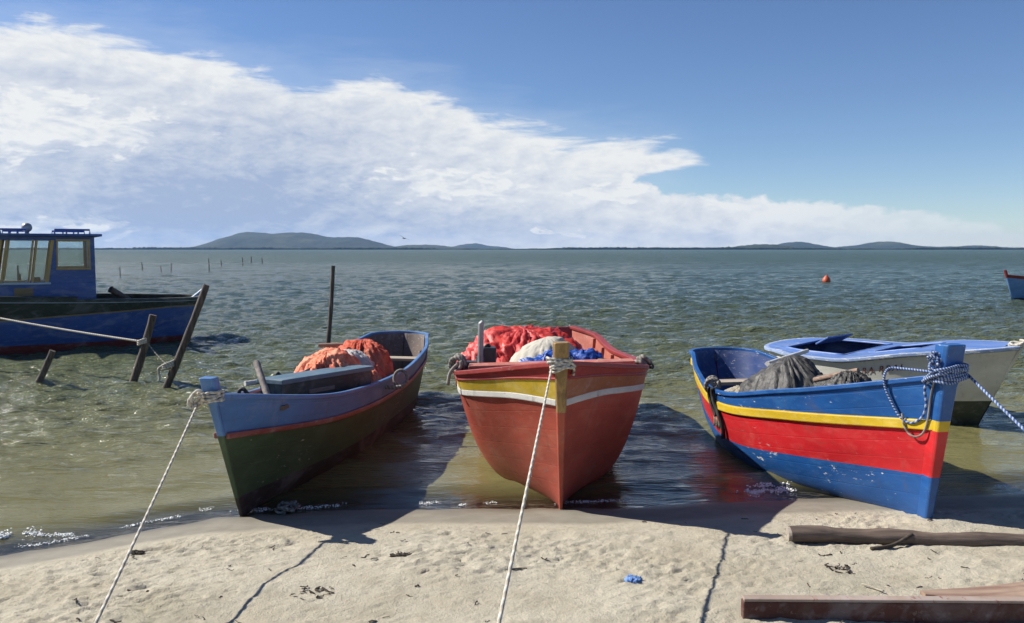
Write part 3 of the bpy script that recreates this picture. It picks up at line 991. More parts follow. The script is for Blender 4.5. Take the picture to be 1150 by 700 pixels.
p2 = Vector((-.034, 2.23, .605))
d2v = p2 - a2; e2 = a2 + d2v * ((a2.z - .22) / -d2v.z)
MB().tube(sagline(a2, e2, .01), .0060, 8).build('line', MT['rope'], rp, smooth=True)

# ---- gear in boat 2
heap('tarpaulin', 'bright red tarp crumpled along the back of the red boat', 'tarp', MT['redtarp'],
     H2.world((-.16, 2.30, .54)), .55, .82, .345, 0, 21, .10, 4.2, (1, .8), bumps=((.2, .3, .05, .25), (-.3, .0, .06, .25)), group='tarps in the red boat')
heap('tarpaulin', 'beige canvas folded in the middle of the red boat', 'tarp', MT['canvas'],
     H2.world((.0, 1.72, .52)), .38, .40, .33, -.3, 25, .03, 3.0, (2.2, .8), bumps=((.1, .05, .05, .18),), group='tarps in the red boat')
heap('tarpaulin', 'crumpled blue tarp just behind the bow post of the red boat', 'tarp', MT['bluetarp'],
     H2.world((.10, 1.16, .62)), .36, .22, .22, .1, 29, .075, 6.5, (1.2, .8), bumps=((.26, .0, .05, .12),), group='tarps in the red boat')
pu = thing('bilge_pump', 'dark metal hand pump with tall grey pipe at the left side of the red boat', 'pump', H2.world((-.50, 1.0, .62)), (0, .02, .1))
MB().tube([(0, 0, 0), (0, 0, .13), (0, 0, .131), (0, 0, .22)], [.055, .055, .045, .04], 14).build('pump_body', MT['metal'], pu, bevel=.004)
MB().tube([(-.01, -.05, .08), (-.012, -.05, .42), (-.012, -.05, .46), (.004, -.05, .475)], [.021, .021, .021, .017], 12).build('pipe', MT['pipe'], pu, bevel=.003)
MB().box((.055, .03, .16), (.10, .13, .25)).box((-.08, .02, .11), (.12, .10, .14)).build('bracket', MT['metal'], pu, bevel=.01)
MB().tube(spline([(-.02, -.03, .24), (.05, .02, .30), (.06, .05, .2), (.05, .06, .05)], 6), .012, 8).build('hose', MT['black'], pu, smooth=True)


def coil(name, label, c, r, rr, n, mat, axis=(1, 0, 0), tail=None, seed=0, group='rope coils on the gunwales'):
    ax = Vector(axis).normalized(); u = ax.orthogonal().normalized(); w = ax.cross(u); c = Vector(c); g = random.Random(seed); mb = MB(); pts = []
    for i in range(n * 20 + 1):
        a = 2 * math.pi * i / 20
        k = r * (1 + .13 * math.sin(a * 1.37 + seed) + .05 * math.sin(a * 2.9))
        pts.append(c + u * math.cos(a) * k + w * math.sin(a) * k * .92 + ax * (.6 * rr * n * (i / (n * 20) - .5) * 2 + rr * .7 * math.sin(a * .61 + seed)))
    mb.tube(pts, rr, 7)
    if tail: mb.tube(spline([pts[-1]] + [Vector(p) for p in tail], 6), rr, 7)
    return tag(mb.build(name, mat, smooth=True), label, 'rope', group)


q = PD(515, 408, 5.85)
coil('rope_coil', 'dark coil of old rope on the left shoulder of the red boat', q, .050, .013, 4, MT['ropegrey'], (.5, .8, .2), [q + Vector((-.05, -.05, -.05)), q + Vector((-.07, -.08, -.14))], 3)
q = PD(722, 408, 5.95)
coil('rope_coil', 'grey rope bundle on the right shoulder of the red boat', q, .045, .014, 5, MT['ropegrey'], (.7, .3, .7), [q + Vector((-.10, -.03, -.03)), q + Vector((-.2, .05, -.06))], 6)
stick('oar', 'black handled oar end lying over the right gunwale of the red boat', 'oar', PD(668, 404, 6.3), PD(733, 412, 5.9), .017, MT['black'])
mb = MB(); mb.box((0, 0, 0), (.46, .16, .025)); o = mb.build('plank', MT['whitewood'], bevel=.004)
o.location = PD(688, 407, 6.25); o.rotation_euler = (.0, .03, -.12); tag(o, 'white painted board across the right bow of the red boat', 'plank')

# ================================================================== BOAT 3: blue, red, yellow
H3 = Hull(2.354, 4.708, .045, -.131, -.004, 3.16, .15, [.147, .335, .499, .532, .451, .320], [.871, .629, .462, .615], R=.32, over=.3,
          keel=(0, -.09, -.17, -.12))
r3 = boat('fishing_boat', 'bright blue and red boat with a yellow rail and tall blue bow post', H3, group='wooden boats moored along the shore')
dY0 = lambda t: float(pchip([0, .3, .6, 1], [.255, .15, .085, .055], t))
dY1 = lambda t: float(pchip([0, .3, .6, 1], [.315, .215, .15, .12], t))
dR1 = lambda t: float(pchip([0, .3, .6, 1], [.585, .455, .375, .32], t))
H3.hull(r3, [(dY0, 0), (dY1, 1), (dR1, 2), (None, 0)], [MT['blue3'], MT['yellow3'], MT['red3']])
H3.gunwale(r3, MT['blue3'], .024, .012, .03)
H3.rail(r3, MT['yellow3'], lambda t: (dY0(t) + dY1(t)) / 2, .058, .014)
H3.lining(r3, MT['in3'], MT['in3'], .14)
for t in (.45, .7, .86):
    for sg in (-1, 1): H3.rib(r3, MT['in3'], t, sg, .14)
H3.thwart(r3, MT['teal1'], .42, .03, .14)
H3.thwart(r3, MT['palewood'], .86, .12, .16)
H3.stem(r3, [(.285, 0), (.555, 1), (.615, 2), (.87, 0), (1.045, 0)], [MT['blue3'], MT['red3'], MT['yellow3']], .11, .04, .06, z0=-.05, taper=.38, wtop=.125)
rp = thing('mooring_rope', 'blue and white braided rope wound on the tall blue bow post', 'rope', group='mooring ropes')
k3 = (0, H3.stem_u(.88) + .0, .885)
mb = MB()
mb.tube([H3.world(p) for p in wraps(MB(), k3, .080, .074, 5, .013, .015, .22, 1)], .009, 8)
mb.tube([H3.world(p) for p in wraps(MB(), (-.01, k3[1] + .01, .875), .096, .09, 2, .013, .02, .45, 3)], .0085, 8)
g = random.Random(2)
for i in range(5):
    b = Vector((-.075, -.16, .93))
    mb.tube(spline([H3.world(b + Vector((g.uniform(-.05, .05), g.uniform(-.04, .03), g.uniform(-.06, .08)))) for q in range(5)], 5), .0075, 7)
mb.build('knot', MT['ropeblue'], rp, smooth=True)
a3 = H3.world((.085, -.19, .88)); b3 = PD(1150, 479, 4.1)
dd = b3 - a3; e3 = a3 + dd * ((a3.z - .12) / -dd.z)
MB().tube(sagline(a3, e3, .02), .0075, 8).build('line', MT['ropeblue'], rp, smooth=True)
# hanging bight on the bow cheek
def cheek(u, z, out=.02):
    u = u - .135
    lo, hi = 0.0, .6
    for _ in range(40):
        t = (lo + hi) / 2; us, b, zs, uk, zk, e = H3.station(t); w = min(max((z - zk) / (zs - zk), .05), 1.0)
        if uk + (us - uk) * w < u: lo = t
        else: hi = t
    us, b, zs, uk, zk, e = H3.station(t); w = min(max((z - zk) / (zs - zk), .05), 1.02)
    return H3.world((-(b * w ** e + out), u, z))
MB().tube(spline([H3.world((-.07, -.155, .88)), cheek(.06, .80, .03), cheek(.07, .70), cheek(.10, .62), cheek(.17, .575), cheek(.235, .60), cheek(.28, .68), cheek(.31, .76), cheek(.31, .83), H3.world((-.13, .19, .865)), H3.world((-.08, .12, .87)), H3.world((0, -.08, .875))], 8), .0075, 8).build('hanging_bight', MT['ropeblue'], rp, smooth=True)
MB().tube(spline([H3.world((-.07, -.145, .88)), cheek(.04, .75), cheek(.07, .60), cheek(.10, .525, .026), cheek(.16, .50, .026), cheek(.20, .54, .028), cheek(.22, .62)], 8), .006, 8).build('hanging_bight', MT['ropegrey'], rp, smooth=True)

# ---- gear in boat 3
heap('tarpaulin', 'dark grey tarp thrown over a mound in the blue and red boat', 'tarp', MT['greytarp'],
     H3.world((-.06, 1.66, .30)), .36, .46, .42, .1, 33, .055, 3.6, (1.6, .6), p=2.3, bumps=((.06, -.05, .05, .14), (-.16, .1, -.05, .15)))
heap('fishing_net', 'grey net heaped right of the dark tarp in the blue and red boat', 'fishing net', MT['greynet'],
     H3.world((.14, 1.32, .42)), .28, .36, .23, 0, 37, .035, 7, group='net heaps in the boats')
heap('fishing_net', 'pale sack-like net bunched behind the rope coil in the blue and red boat', 'fishing net', MT['sack'],
     H3.world((-.26, 1.95, .26)), .22, .30, .22, 0, 39, .05, 6, group='net heaps in the boats')
heap('cloth_bundle', 'small dark bundle beside the oar ends in the blue and red boat', 'cloth', MT['greytarp'],
     H3.world((.0, .84, .60)), .15, .17, .15, 0, 41, .04, 9)
q = H3.world(H3.at_depth(.665, 0, -.035, -1, -.01))
coil('rope_coil', 'dark coil of rope on the near gunwale of the blue and red boat', q, .052, .013, 4, MT['ropegrey'], (.3, 1, .15), None, 9)
mb = MB()
ta = [PD(805, 437, 6.10), PD(807, 446, 6.08), PD(808, 458, 6.06), PD(806, 466, 6.05), PD(810, 478, 6.03), PD(813, 492, 6.0), PD(818, 502, 5.98)]
tl = .64
st_pts = [H3.at_depth(tl + .01 * math.sin(i), 0, d, -1, .022) for i, d in enumerate((-.02, .03, .08, .14, .2, .26, .32, .36))]
mb.tube([H3.world(p) for p in spline(st_pts, 5)], .017, 8)
mb.tube([H3.world(p + Vector((-.012, .05, 0))) for p in spline(st_pts[:5], 5)], .013, 8)
tag(mb.build('hanging_strap', MT['ropeblack'], smooth=True), 'black wet strap hanging down the side of the blue and red boat', 'strap')
stick('oar', 'white oar lying across the far side of the blue and red boat', 'oar', PD(862, 409, 6.9), PD(907, 394, 7.3), .022, MT['whitewood'], .018, group='oars in the blue and red boat')
stick('oar', 'brown oar handle pointing right over the bow of the blue and red boat', 'oar', PD(915, 427, 5.9), PD(964, 416, 5.6), .019, MT['plankwood'], .017, group='oars in the blue and red boat')

# ================================================================== BOAT 4: white dinghy with blue deck
H4 = Hull(4.219, 7.611, 0, -.589, -.070, 2.27, .39, [.236, .385, .518, .571, .565, .426], [.765, .685, .575, .569], R=.28, over=.2, keel=(-.05, -.12, -.16, -.1), e=(.5, .26, .15, .10, .09, .10))
r4 = boat('dinghy', 'white dinghy with blue deck afloat behind the blue and red boat', H4, group='boats afloat off the shore')
H4.hull(r4, [(lambda t: .035, 0), (('z', .25), 1), (None, 2)], [MT['trim4'], MT['white4'], MT['bot4']])
H4.gunwale(r4, MT['trim4'], .03, .035, .03)
H4.lining(r4, MT['in3'], MT['in3'], .14)
# deck with two cockpit openings
mb = MB()
def strip(t0, t1, k0, k1):
    ts = np.linspace(t0, t1, 14); A = []
    for k in np.linspace(k0, k1, 6):
        row = []
        for t in ts:
            us, b, zs, uk, zk, e = H4.station(t); row.append(((b - .02) * k, us, zs + .012 + .012 * (1 - k * k)))
        A.append(row)
    mb.grid(np.array(A))
for a, b, c, d in ((.04, .34, -1, 1), (.34, .56, -1, -.45), (.34, .56, .45, 1), (.56, .64, -1, 1), (.64, .97, -1, -.72), (.64, .97, .72, 1), (.97, 1.0, -1, 1)):
    strip(a, b, c, d)
mb.build('deck', MT['deck4'], r4)
mb = MB()
for t0, t1, kw in ((.34, .56, .45), (.64, .97, .72)):
    pp = []
    for t, k in [(t0, x) for x in np.linspace(-kw, kw, 7)] + [(t, kw) for t in np.linspace(t0, t1, 8)[1:]] + [(t1, x) for x in np.linspace(kw, -kw, 7)[1:]] + [(t, -kw) for t in np.linspace(t1, t0, 8)[1:]]:
        us, b, zs, uk, zk, e = H4.station(t); pp.append(((b - .02) * k, us, zs + .016))
    mb.tube(pp, .012, 8)
mb.build('coaming', MT['deck4'], r4, smooth=True)
MB().box((.06, 1.50, .655), (.50, .018, .16), (1.05, .06, .10)).build('hatch_lid', MT['deck4'], r4, bevel=.004)
aft = MB(); A = []
for k in np.linspace(-1, 1, 9):
    row = []
    for (t, a) in H4.st[59:]:
        us, b, zs, uk, zk, e = H4.station(t, a); row.append(((b - .01) * k if b > .01 else 0, us - .01 * math.sin(a), zs + .012 + .012 * (1 - k * k) * math.cos(a)))
    A.append(row)
aft.grid(np.array(A)); aft.build('aft_deck', MT['deck4'], r4)
H4.stem(r4, [(.25, 0), (.70, 1), (.79, 2)], [MT['bot4'], MT['white4'], MT['whitewood']], .05, .02, .04, z0=-.12)
# registration letters on the near side of the hull
def letters(txt, H, t, depth, size, mat, root, sg=-1):
    cu = bpy.data.curves.new('lettering', 'FONT'); cu.body = txt; cu.size = size; cu.extrude = .001; cu.align_x = 'CENTER'; cu.space_character = 1.25
    tmp = bpy.data.objects.new('tmp', cu); C.objects.link(tmp)
    dg = bpy.context.evaluated_depsgraph_get()
    me = bpy.data.meshes.new_from_object(tmp.evaluated_get(dg))
    bpy.data.objects.remove(tmp)
    for v in me.vertices:
        # text x runs along the hull from stern to bow as seen from the near side
        tt = t - v.co.x / H.L
        p = H.at_depth(tt, 0, depth - v.co.y, sg, .006 + v.co.z)
        v.co = p
    me.materials.clear(); me.materials.append(mat)
    o = bpy.data.objects.new('lettering', me); C.objects.link(o); o.parent = root
    return o
letters('RA RBAL', H4, .42, .155, .085, MT['letters'], r4)
rp = thing('mooring_rope', 'white rope from the pointed bow of the white dinghy, leading out of frame', 'rope', group='mooring ropes')
kk = H4.world((0, H4.stem_u(.76), .78))
mb = MB(); mb.tube([H4.world(p) for p in wraps(MB(), (0, H4.stem_u(.76) + .03, .775), .05, .06, 3, .013, .016, .2, 2)], .010, 8)
mb.build('knot', MT['rope'], rp, smooth=True)
MB().tube(sagline(kk + Vector((.03, -.03, 0)), Vector((6.2, 4.6, .20)), .05), .011, 8).build('line', MT['rope'], rp, smooth=True)

# ================================================================== BOAT 5: blue cabin boat at left
H5 = Hull(-11.84, 11.70, 0, 1.05, 0, 7.25, .6, [.45, .80, 1.08, 1.15, 1.08, .72], [1.25, .95, .83, .76], R=.55, over=.28, keel=(-.1, -.35, -.35, -.10))
r5 = boat('cabin_boat', 'dark blue fishing boat with a wheelhouse, afloat at the left', H5, group='boats afloat off the shore')
dg0 = lambda t: float(pchip([0, .55, .8, 1], [.34, .34, .22, .12], t))
H5.hull(r5, [(dg0, 0), (lambda t: dg0(t) + .025, 3), (('z', .11), 1), (None, 2)], [MT['gun5'], MT['blue5'], MT['boot5'], MT['line5']])
H5.gunwale(r5, MT['gun5'], .10, .03, .05)
H5.rail(r5, MT['pale5'], .035, .02, .034, 'gunwale_trim')
H5.lining(r5, MT['gun5'], MT['brown1'], .3)
H5.thwart(r5, MT['gun5'], .42, .02, 2.4, .03, 'fore_deck', .02)
# raised bulwark beside the cabin
mb = MB()
for sg in (-1, 1):
    tsr = np.linspace(.40, .79, 24)
    A = np.array([[tuple(H5.at_depth(t, 0, d, sg, .012) + Vector((0, 0, 0))) for t in tsr] for d in (.03, -.055)])
    A2 = np.array([[tuple(H5.at_depth(t, 0, d, sg, -.03)) for t in tsr] for d in (-.055, .03)])
    mb.grid(np.concatenate([A, A2]))
mb.build('bulwark', MT['gun5'], r5)
ca = MB(); fr5 = MB(); pn = MB()
V5 = .75
def wall_piece(mbx, u0, u1, z0, z1, v, th=.035, sl=0.0, mi=0):
    """panel in the side plane v; sl shifts its top along u"""
    vs = [(v - th / 2, u0, z0), (v + th / 2, u0, z0), (v + th / 2, u1, z0), (v - th / 2, u1, z0),
          (v - th / 2, u0 + sl, z1), (v + th / 2, u0 + sl, z1), (v + th / 2, u1 + sl, z1), (v - th / 2, u1 + sl, z1)]
    mbx.add(vs, [(0, 3, 2, 1), (4, 5, 6, 7), (0, 1, 5, 4), (1, 2, 6, 5), (2, 3, 7, 6), (3, 0, 4, 7)], mi)
ZB, ZS, ZT = .70, 1.06, 1.80
cab = None
for v in (V5, -V5):
    wall_piece(ca, 3.98, 5.42, ZB, ZS, v)
    wall_piece(ca, 4.74, 5.42, ZS, 1.29, v)
    wall_piece(ca, 5.345, 5.42, 1.29, 1.745, v)
    wall_piece(ca, 4.10, 5.42, 1.745, ZT, v)
    vs = [(v - .0175, 4.74, 1.29), (v + .0175, 4.74, 1.29), (v + .0175, 4.88, 1.29), (v - .0175, 4.88, 1.29), (v - .0175, 4.83, 1.745), (v + .0175, 4.83, 1.745), (v + .0175, 4.89, 1.745), (v - .0175, 4.89, 1.745)]
    ca.add(vs, [(0, 3, 2, 1), (4, 5, 6, 7), (0, 1, 5, 4), (1, 2, 6, 5), (2, 3, 7, 6), (3, 0, 4, 7)])
# aft wall with a door opening, front wall under the windscreen
ca.box((-.5, 5.40, 1.25), (.46, .035, 1.1)).box((.5, 5.40, 1.25), (.46, .035, 1.1)).box((0, 5.40, 1.72), (.54, .035, .16))
ca.box((0, 3.98, .88), (1.5, .035, .36))
cab = ca.build('cabin', MT['blue5'], r5, bevel=.004)
for v in (V5, -V5):
    o_ = .006 if v > 0 else -.006
    f = MB()
    wall_piece(f, 4.085, 4.125, ZS, 1.745, v, .05, .10)
    wall_piece(f, 4.005, 4.04, ZS, 1.745, v, .05, .10)
    wall_piece(f, 4.46, 4.485, ZS, 1.745, v, .05, .09)
    wall_piece(f, 4.505, 4.535, ZS, 1.745, v, .05, .09)
    wall_piece(f, 4.70, 4.75, ZS, 1.745, v, .05, .10)
    f.build('window_post', MT['tan5'], cab, bevel=.004)
    f = MB(); wall_piece(f, 4.86, 5.36, 1.272, 1.302, v, .055); wall_piece(f, 4.87, 5.36, 1.733, 1.757, v, .055)
    wall_piece(f, 4.868, 4.892, 1.302, 1.733, v, .055, .01); wall_piece(f, 5.333, 5.357, 1.302, 1.733, v, .055)
    f.build('window_frame', MT['tan5'], cab, bevel=.003)
    f = MB(); wall_piece(f, 3.97, 4.78, 1.045, 1.075, v, .09); f.build('window_sill', MT['pale5'], cab, bevel=.004)
    f = MB(); wall_piece(f, 4.885, 5.345, 1.30, 1.735, v, .006); f.build('window_pane', MT['glass'], cab)
    f = MB(); wall_piece(f, 4.535, 4.70, 1.07, 1.745, v, .006, .09); f.build('window_pane', MT['glass'], cab)
    f = MB(); wall_piece(f, 4.125, 4.46, 1.07, 1.745, v, .006, .09); f.build('window_pane', MT['glass'], cab)
f = MB()
for x in (-.72, 0, .72):
    f.tube([(x, 4.0, 1.05), (x, 4.13, 1.77)], .022, 4)
f.box((0, 3.995, 1.06), (1.5, .05, .04)); f.build('windscreen_frame', MT['tan5'], cab)
MB().add([(-.72, 4.0, 1.07), (.72, 4.0, 1.07), (.72, 4.125, 1.75), (-.72, 4.125, 1.75)], [(0, 1, 2, 3)]).build('windscreen', MT['glass'], cab)
rf = MB().box((0, 4.72, 1.825), (1.72, 1.62, .04)).build('roof', MT['blue5'], cab, bevel=.008)
for u0, u1 in ((4.12, 4.46), (4.86, 5.36)):
    for v in (-.72, .72):
        f = MB()
        f.tube([(v, u0, 1.84), (v, u0, 1.91), (v, u1, 1.91), (v, u1, 1.84)], .016, 8)
        for k in (1, 2): f.tube([(v, u0 + (u1 - u0) * k / 3, 1.84), (v, u0 + (u1 - u0) * k / 3, 1.91)], .012, 8)
        f.build('roof_rail', MT['blue5'], cab)
f = MB(); pts = [(0, 0, z) for z in (0, .02, .05, .055, .08, .11, .135, .15)]
f.tube([(.45, 4.48, 1.84 + z * 1.15) for z in (0, .03, .05, .08, .11, .14, .155)], [.03, .03, .062, .078, .075, .055, .02], 16); f.build('roof_lamp', MT['pipe'], cab, smooth=True)
f = MB(); f.box((.72, 4.42, .86), (.03, .25, .13)); 
f = MB(); f.tube([(.3, 4.35, 1.05), (.3, 4.35, 1.2)], .02, 8); f.tube([(.3 + .13 * math.cos(a), 4.33, 1.2 + .13 * math.sin(a)) for a in np.linspace(0, 6.3, 20)], .014, 6); f.build('steering_wheel', MT['black'], cab)
f = MB(); f.box((.25, 4.28, 1.03), (.5, .3, .14)); f.box((.35, 4.58, 1.1), (.16, .12, .1)); f.build('dashboard', MT['gun5'], cab, bevel=.01)
MB().box((V5 + .022, 4.40, .93), (.012, .26, .12)).build('side_panel', MT['line5'], cab)
MB().tube([(.02, 7.02, .72), (.0, 7.20, .86)], .035, 8).build('stern_post', MT['pale5'], r5)
stick('wooden_spar', 'dark wooden spar lying tilted on the aft deck of the cabin boat', 'spar', PD(146, 338, 14.3), PD(124, 325, 14.0), .05, MT['stake'], .055)

# ================================================================== BOAT 6: at the right edge
q6 = P(1128, 337, 0)
H6 = Hull(q6.x + .2, q6.y - .1, 0, 1.15, 0, 4.2, .35, [.25, .45, .62, .66, .6, .42], [.80, .66, .60, .66], R=.3, keel=(-.08, -.15, -.18, -.1))
r6 = boat('fishing_boat', 'small sky-blue boat with a red rail, cut by the right edge of the photo', H6, group='boats afloat off the shore')
H6.hull(r6, [(lambda t: .09, 0), (('z', .06), 1), (None, 2)], [MT['rail2'], MT['blue6'], MT['tar1']])
H6.gunwale(r6, MT['rail2'], .06, .02, .03)
H6.lining(r6, MT['brown1'], MT['brown1'], .14)
H6.stem(r6, [(.70, 0), (.95, 1)], [MT['blue6'], MT['rail2']], .08, .03, .04)
H6.thwart(r6, MT['in2'], .5)
H6.thwart(r6, MT['in2'], .75)

# ================================================================== stakes in the water
SG = 'mooring stakes standing in the shallow water'
def stake(label, foot, top, d, r, group=SG, bend=.02, dtop=None):
    f = P(foot[0], foot[1], 0); v = (350 - foot[1]) / FPX; dd = f.y * CP + CAMH * SP
    tp = PD(top[0], top[1], dd + (dtop or 0))
    dirv = (tp - f).normalized()
    return stick('mooring_stake', label, 'stake', f - dirv * .5, tp, r * 1.1, MT['stake'], r * .9, group, 9, bend)
sA = stake('tallest slanting wooden stake, beside the stern of the cabin boat', (185, 437), (232, 319), 0, .042)
sB = stake('middle-height slanting wooden stake with a white rope tied to it', (147, 433), (172, 353), 0, .046)
sC = stake('shortest slanting wooden stake, nearest the left edge', (38, 437), (59, 393), 0, .038)
sD = stake('thin upright pole standing in the water behind the green boat', (367, 391), (374, 298), 0, .036)
FG = 'distant fishing stakes on the lagoon'
for (x, y0, y1, dx) in ((234, 305, 290, 0), (191, 305, 295, 1), (134, 312, 299, 0), (159, 303, 294, 0), (181, 305, 299, -1), (248, 300, 292, 0), (272, 298, 289, 0), (281, 297, 288, 1), (294, 297, 290, 0)):
    f = P(x, y0, 0); dd = f.y * CP + CAMH * SP; tp = PD(x + dx, y1, dd)
    stick('fishing_stake', 'thin distant stake standing out on the open water', 'stake', f - Vector((0, 0, .5)), tp, .034 * dd / 60, MT['stake'], .026 * dd / 60, FG, 6, .05)

# rope from the cabin boat to the middle stake
vB = P(147, 433, 0); ddB = vB.y * CP + CAMH * SP
kB = PD(161, 384, ddB)
rp = thing('mooring_rope', 'white rope running across the cabin boat hull to a slanting stake', 'rope', group='mooring ropes')
bt = H5.world((1.14, 2.4, 1.06))
MB().tube(sagline(bt, kB, .05), .013, 8).build('line', MT['rope'], rp, smooth=True)
mb = MB()
mb.tube([kB + Vector((.058 * math.cos(a * .45), .058 * math.sin(a * .45), .010 * (a / 14 - 1.5) * 2 + .015 * math.cos(a * .45))) for a in range(44)], .013, 7)
mb.build('knot', MT['rope'], rp, smooth=True)
kA = PD(189, 411, P(185, 437, 0).y * CP + CAMH * SP - .03)
rp = thing('mooring_rope', 'thin grey line from the middle stake to a knot on the tallest stake', 'rope', group='mooring ropes')
MB().tube(sagline(kB + Vector((.04, 0, 0)), kA, .02), .007, 6).build('line', MT['ropegrey'], rp, smooth=True)
mb = MB()
mb.tube([kA + Vector((.062 * math.cos(a * .45), .062 * math.sin(a * .45), .012 * (a / 14 - 1.5) * 2 + .02 * math.cos(a * .45))) for a in range(44)], .014, 7)
mb.tube(spline([kA + Vector((-.06, -.03, .0)), kA + Vector((-.09, -.05, -.03)), kA + Vector((-.085, -.05, -.12)), kA + Vector((-.09, -.05, -.17))], 5), .014, 7)
mb.build('knot', MT['rope'], rp, smooth=True)

# ================================================================== buoy, bird
qb = P(928, 317, 0)
by = thing('buoy', 'orange-red buoy floating on the open water', 'buoy', qb)
MB().tube([(0, 0, z) for z in (-.12, -.05, .03, .10, .18, .25, .31, .335)], [.10, .17, .195, .19, .165, .11, .06, .03], 18).build('float_body', MT['buoy'], by, smooth=True)
MB().tube([(0, 0, .33), (0, 0, .37), (.02, 0, .40), (.04, 0, .37), (.04, 0, .33)], .012, 6).build('ring', MT['metal'], by)
bb = thing('bird', 'small dark bird gliding above the far hills', 'bird', PD(454, 268, 90), (.1, .35, .8))
mb = MB(); mb.tube([(0, -.28, 0), (0, -.2, .01), (0, -.08, .02), (0, .1, .01), (0, .25, 0), (0, .42, 0)], [.01, .035, .055, .05, .025, .01], 10)
for sg in (-1, 1):
    for du, dz in ((0, .012), (0, -.012)): pass
    A = np.array([[(sg * x, -.02 + .10 * abs(x) * (1.4 - x) + k * (.17 * (1 - x / .72) + .02), .02 + .22 * x * (1 - .55 * x) + h) for x in np.linspace(.02, .70, 8)] for k, h in ((-.5, 0), (0, .014), (.5, 0), (0, -.006), (-.5, 0))])
    mb.grid(A)
mb.build('body', MT['bird'], bb, smooth=True)

# ================================================================== things on the sand
def on_sand(px, py):
    z = .08
    for _ in range(6):
        p = P(px, py, z); z = ground_z(p.x, p.y)
    p.z = z
    return p
la = on_sand(887, 607); lb = on_sand(1151, 612)
r_log = .043
la.z = .045 + float(sand_z(la.x, la.y)) ; lb.z = la.z - .005
dl = (lb - la).normalized(); lb2 = la + dl * 2.2
lg = thing('log', 'grey-brown log lying on the sand in front of the blue and red bow', 'log', la + Vector((0, 0, -.012)), (0, 0, math.atan2(dl.y, dl.x)))
mb = MB(); n = 40; g = random.Random(4)
pts = [(2.2 * i / n, .012 * math.sin(i * .35), .004 * math.sin(i * .8)) for i in range(n + 1)]
rad = [r_log * (1 + .06 * math.sin(i * .9) + .04 * math.sin(i * 2.3 + 1) - .08 * (i / n)) for i in range(n + 1)]
mb.tube(pts, rad, 18); mb.build('trunk', MT['log'], lg, angle=R_(50))
mb = MB(); mb.tube([(-.012, .0, 0), (.004, 0, 0)], [r_log * .88, r_log * .97], 18); mb.build('sawn_end', MT['logend'], lg)
# maroon timber, bottom right
ba = on_sand(833, 693); bb_ = on_sand(1150, 699)
dl = (bb_ - ba); dl.z = 0; dl.normalize()
zc = float(sand_z(ba.x + .6, ba.y)) + .045
bm_ = thing('timber_beam', 'squared maroon timber with flaking paint lying along the bottom edge', 'beam', (ba.x, ba.y, zc), (0, 0, math.atan2(dl.y, dl.x)))
MB().box((1.0, -.0, -.022), (2.0, .042, .105)).build('beam_body', MT['beam'], bm_, bevel=.006)
MB().box((1.0, .0, .036), (1.995, .045, .012)).build('bleached_top', MT['beamtop'], bm_, bevel=.004)
# curved plank
pa = on_sand(1036, 677); pb = on_sand(1150, 672)
mb = MB(); n = 20; vs = []; A = []
dl = (pb - pa); L = dl.length; dl.normalize(); nn = Vector((dl.y, -dl.x, 0))
for sgn, hh in ((0, 0), (0, .018), (1, .018), (1, 0), (0, 0)):
    row = []
    for i in range(n + 1):
        u = i / n * .95; wdt = .02 + .15 * min(1, u / .6) ** .7; lift = .028 + .10 * max(0, u - .18) ** 1.6
        p = pa + dl * u + nn * (wdt if sgn else -.02 - .02 * u) + Vector((0, 0, lift + hh - .0))
        row.append(tuple(p))
    A.append(row)
mb.grid(np.array(A))
mb.add([A[j][0] for j in range(4)], [(0, 1, 2, 3)]); mb.add([A[j][-1] for j in range(4)], [(3, 2, 1, 0)])
tag(mb.build('plank', MT['plankwood'], bevel=.003), 'curved reddish plank half raised off the sand near the right edge', 'plank')
# blue scrap
q = on_sand(711, 652)
o = heap('plastic_scrap', 'small crumpled blue plastic scrap on the dry sand', 'litter', MT['bluerag'], q + Vector((0, 0, .0)), .036, .04, .014, .5, 51, .018, 22, rings=22, seg=48, low=-.01)
# twig
qa, qb2 = on_sand(968, 659), on_sand(992, 667)
mb = MB(); mb.tube(spline([qa + Vector((0, 0, .012)), qa.lerp(qb2, .4) + Vector((0, 0, .014)), qa.lerp(qb2, .7) + Vector((0, .004, .01)), qb2 + Vector((0, 0, .012))], 6), [.004] * 19, 6)
tag(mb.build('twig', MT['twig'], smooth=True), 'short pale twig on the sand left of the curved plank', 'twig')
# dark strip in seaweed colour, added for the shadow of the log tip
qa, qb2 = on_sand(978, 618), on_sand(1025, 612)
mb = MB(); mb.tube(spline([qa + Vector((0, 0, .006)), qa.lerp(qb2, .4) + Vector((0, -.01, .012)), qa.lerp(qb2, .65) + Vector((0, 0, .02)), qb2 + Vector((0, .01, .05))], 6), [.010] * 19, 7)
tag(mb.build('log_shadow_strip', MT['weed'], smooth=True), 'crooked dark strip laid on the sand as the shadow of the log tip', 'log_shadow_strip')


def weed_clump(mb, c, r, n, g):
    for i in range(n):
        a = g.uniform(0, 6.28); rr = r * math.sqrt(g.random()); x, y = c.x + rr * math.cos(a), c.y + rr * math.sin(a) * .7
        z = ground_z(x, y)
        p = [Vector((x + g.uniform(-.02, .02), y + g.uniform(-.014, .014), z + g.uniform(-.001, .012))) for q in range(4)]
        mb.tube(spline(p, 3), g.uniform(.0015, .0045), 5, flat=.6)


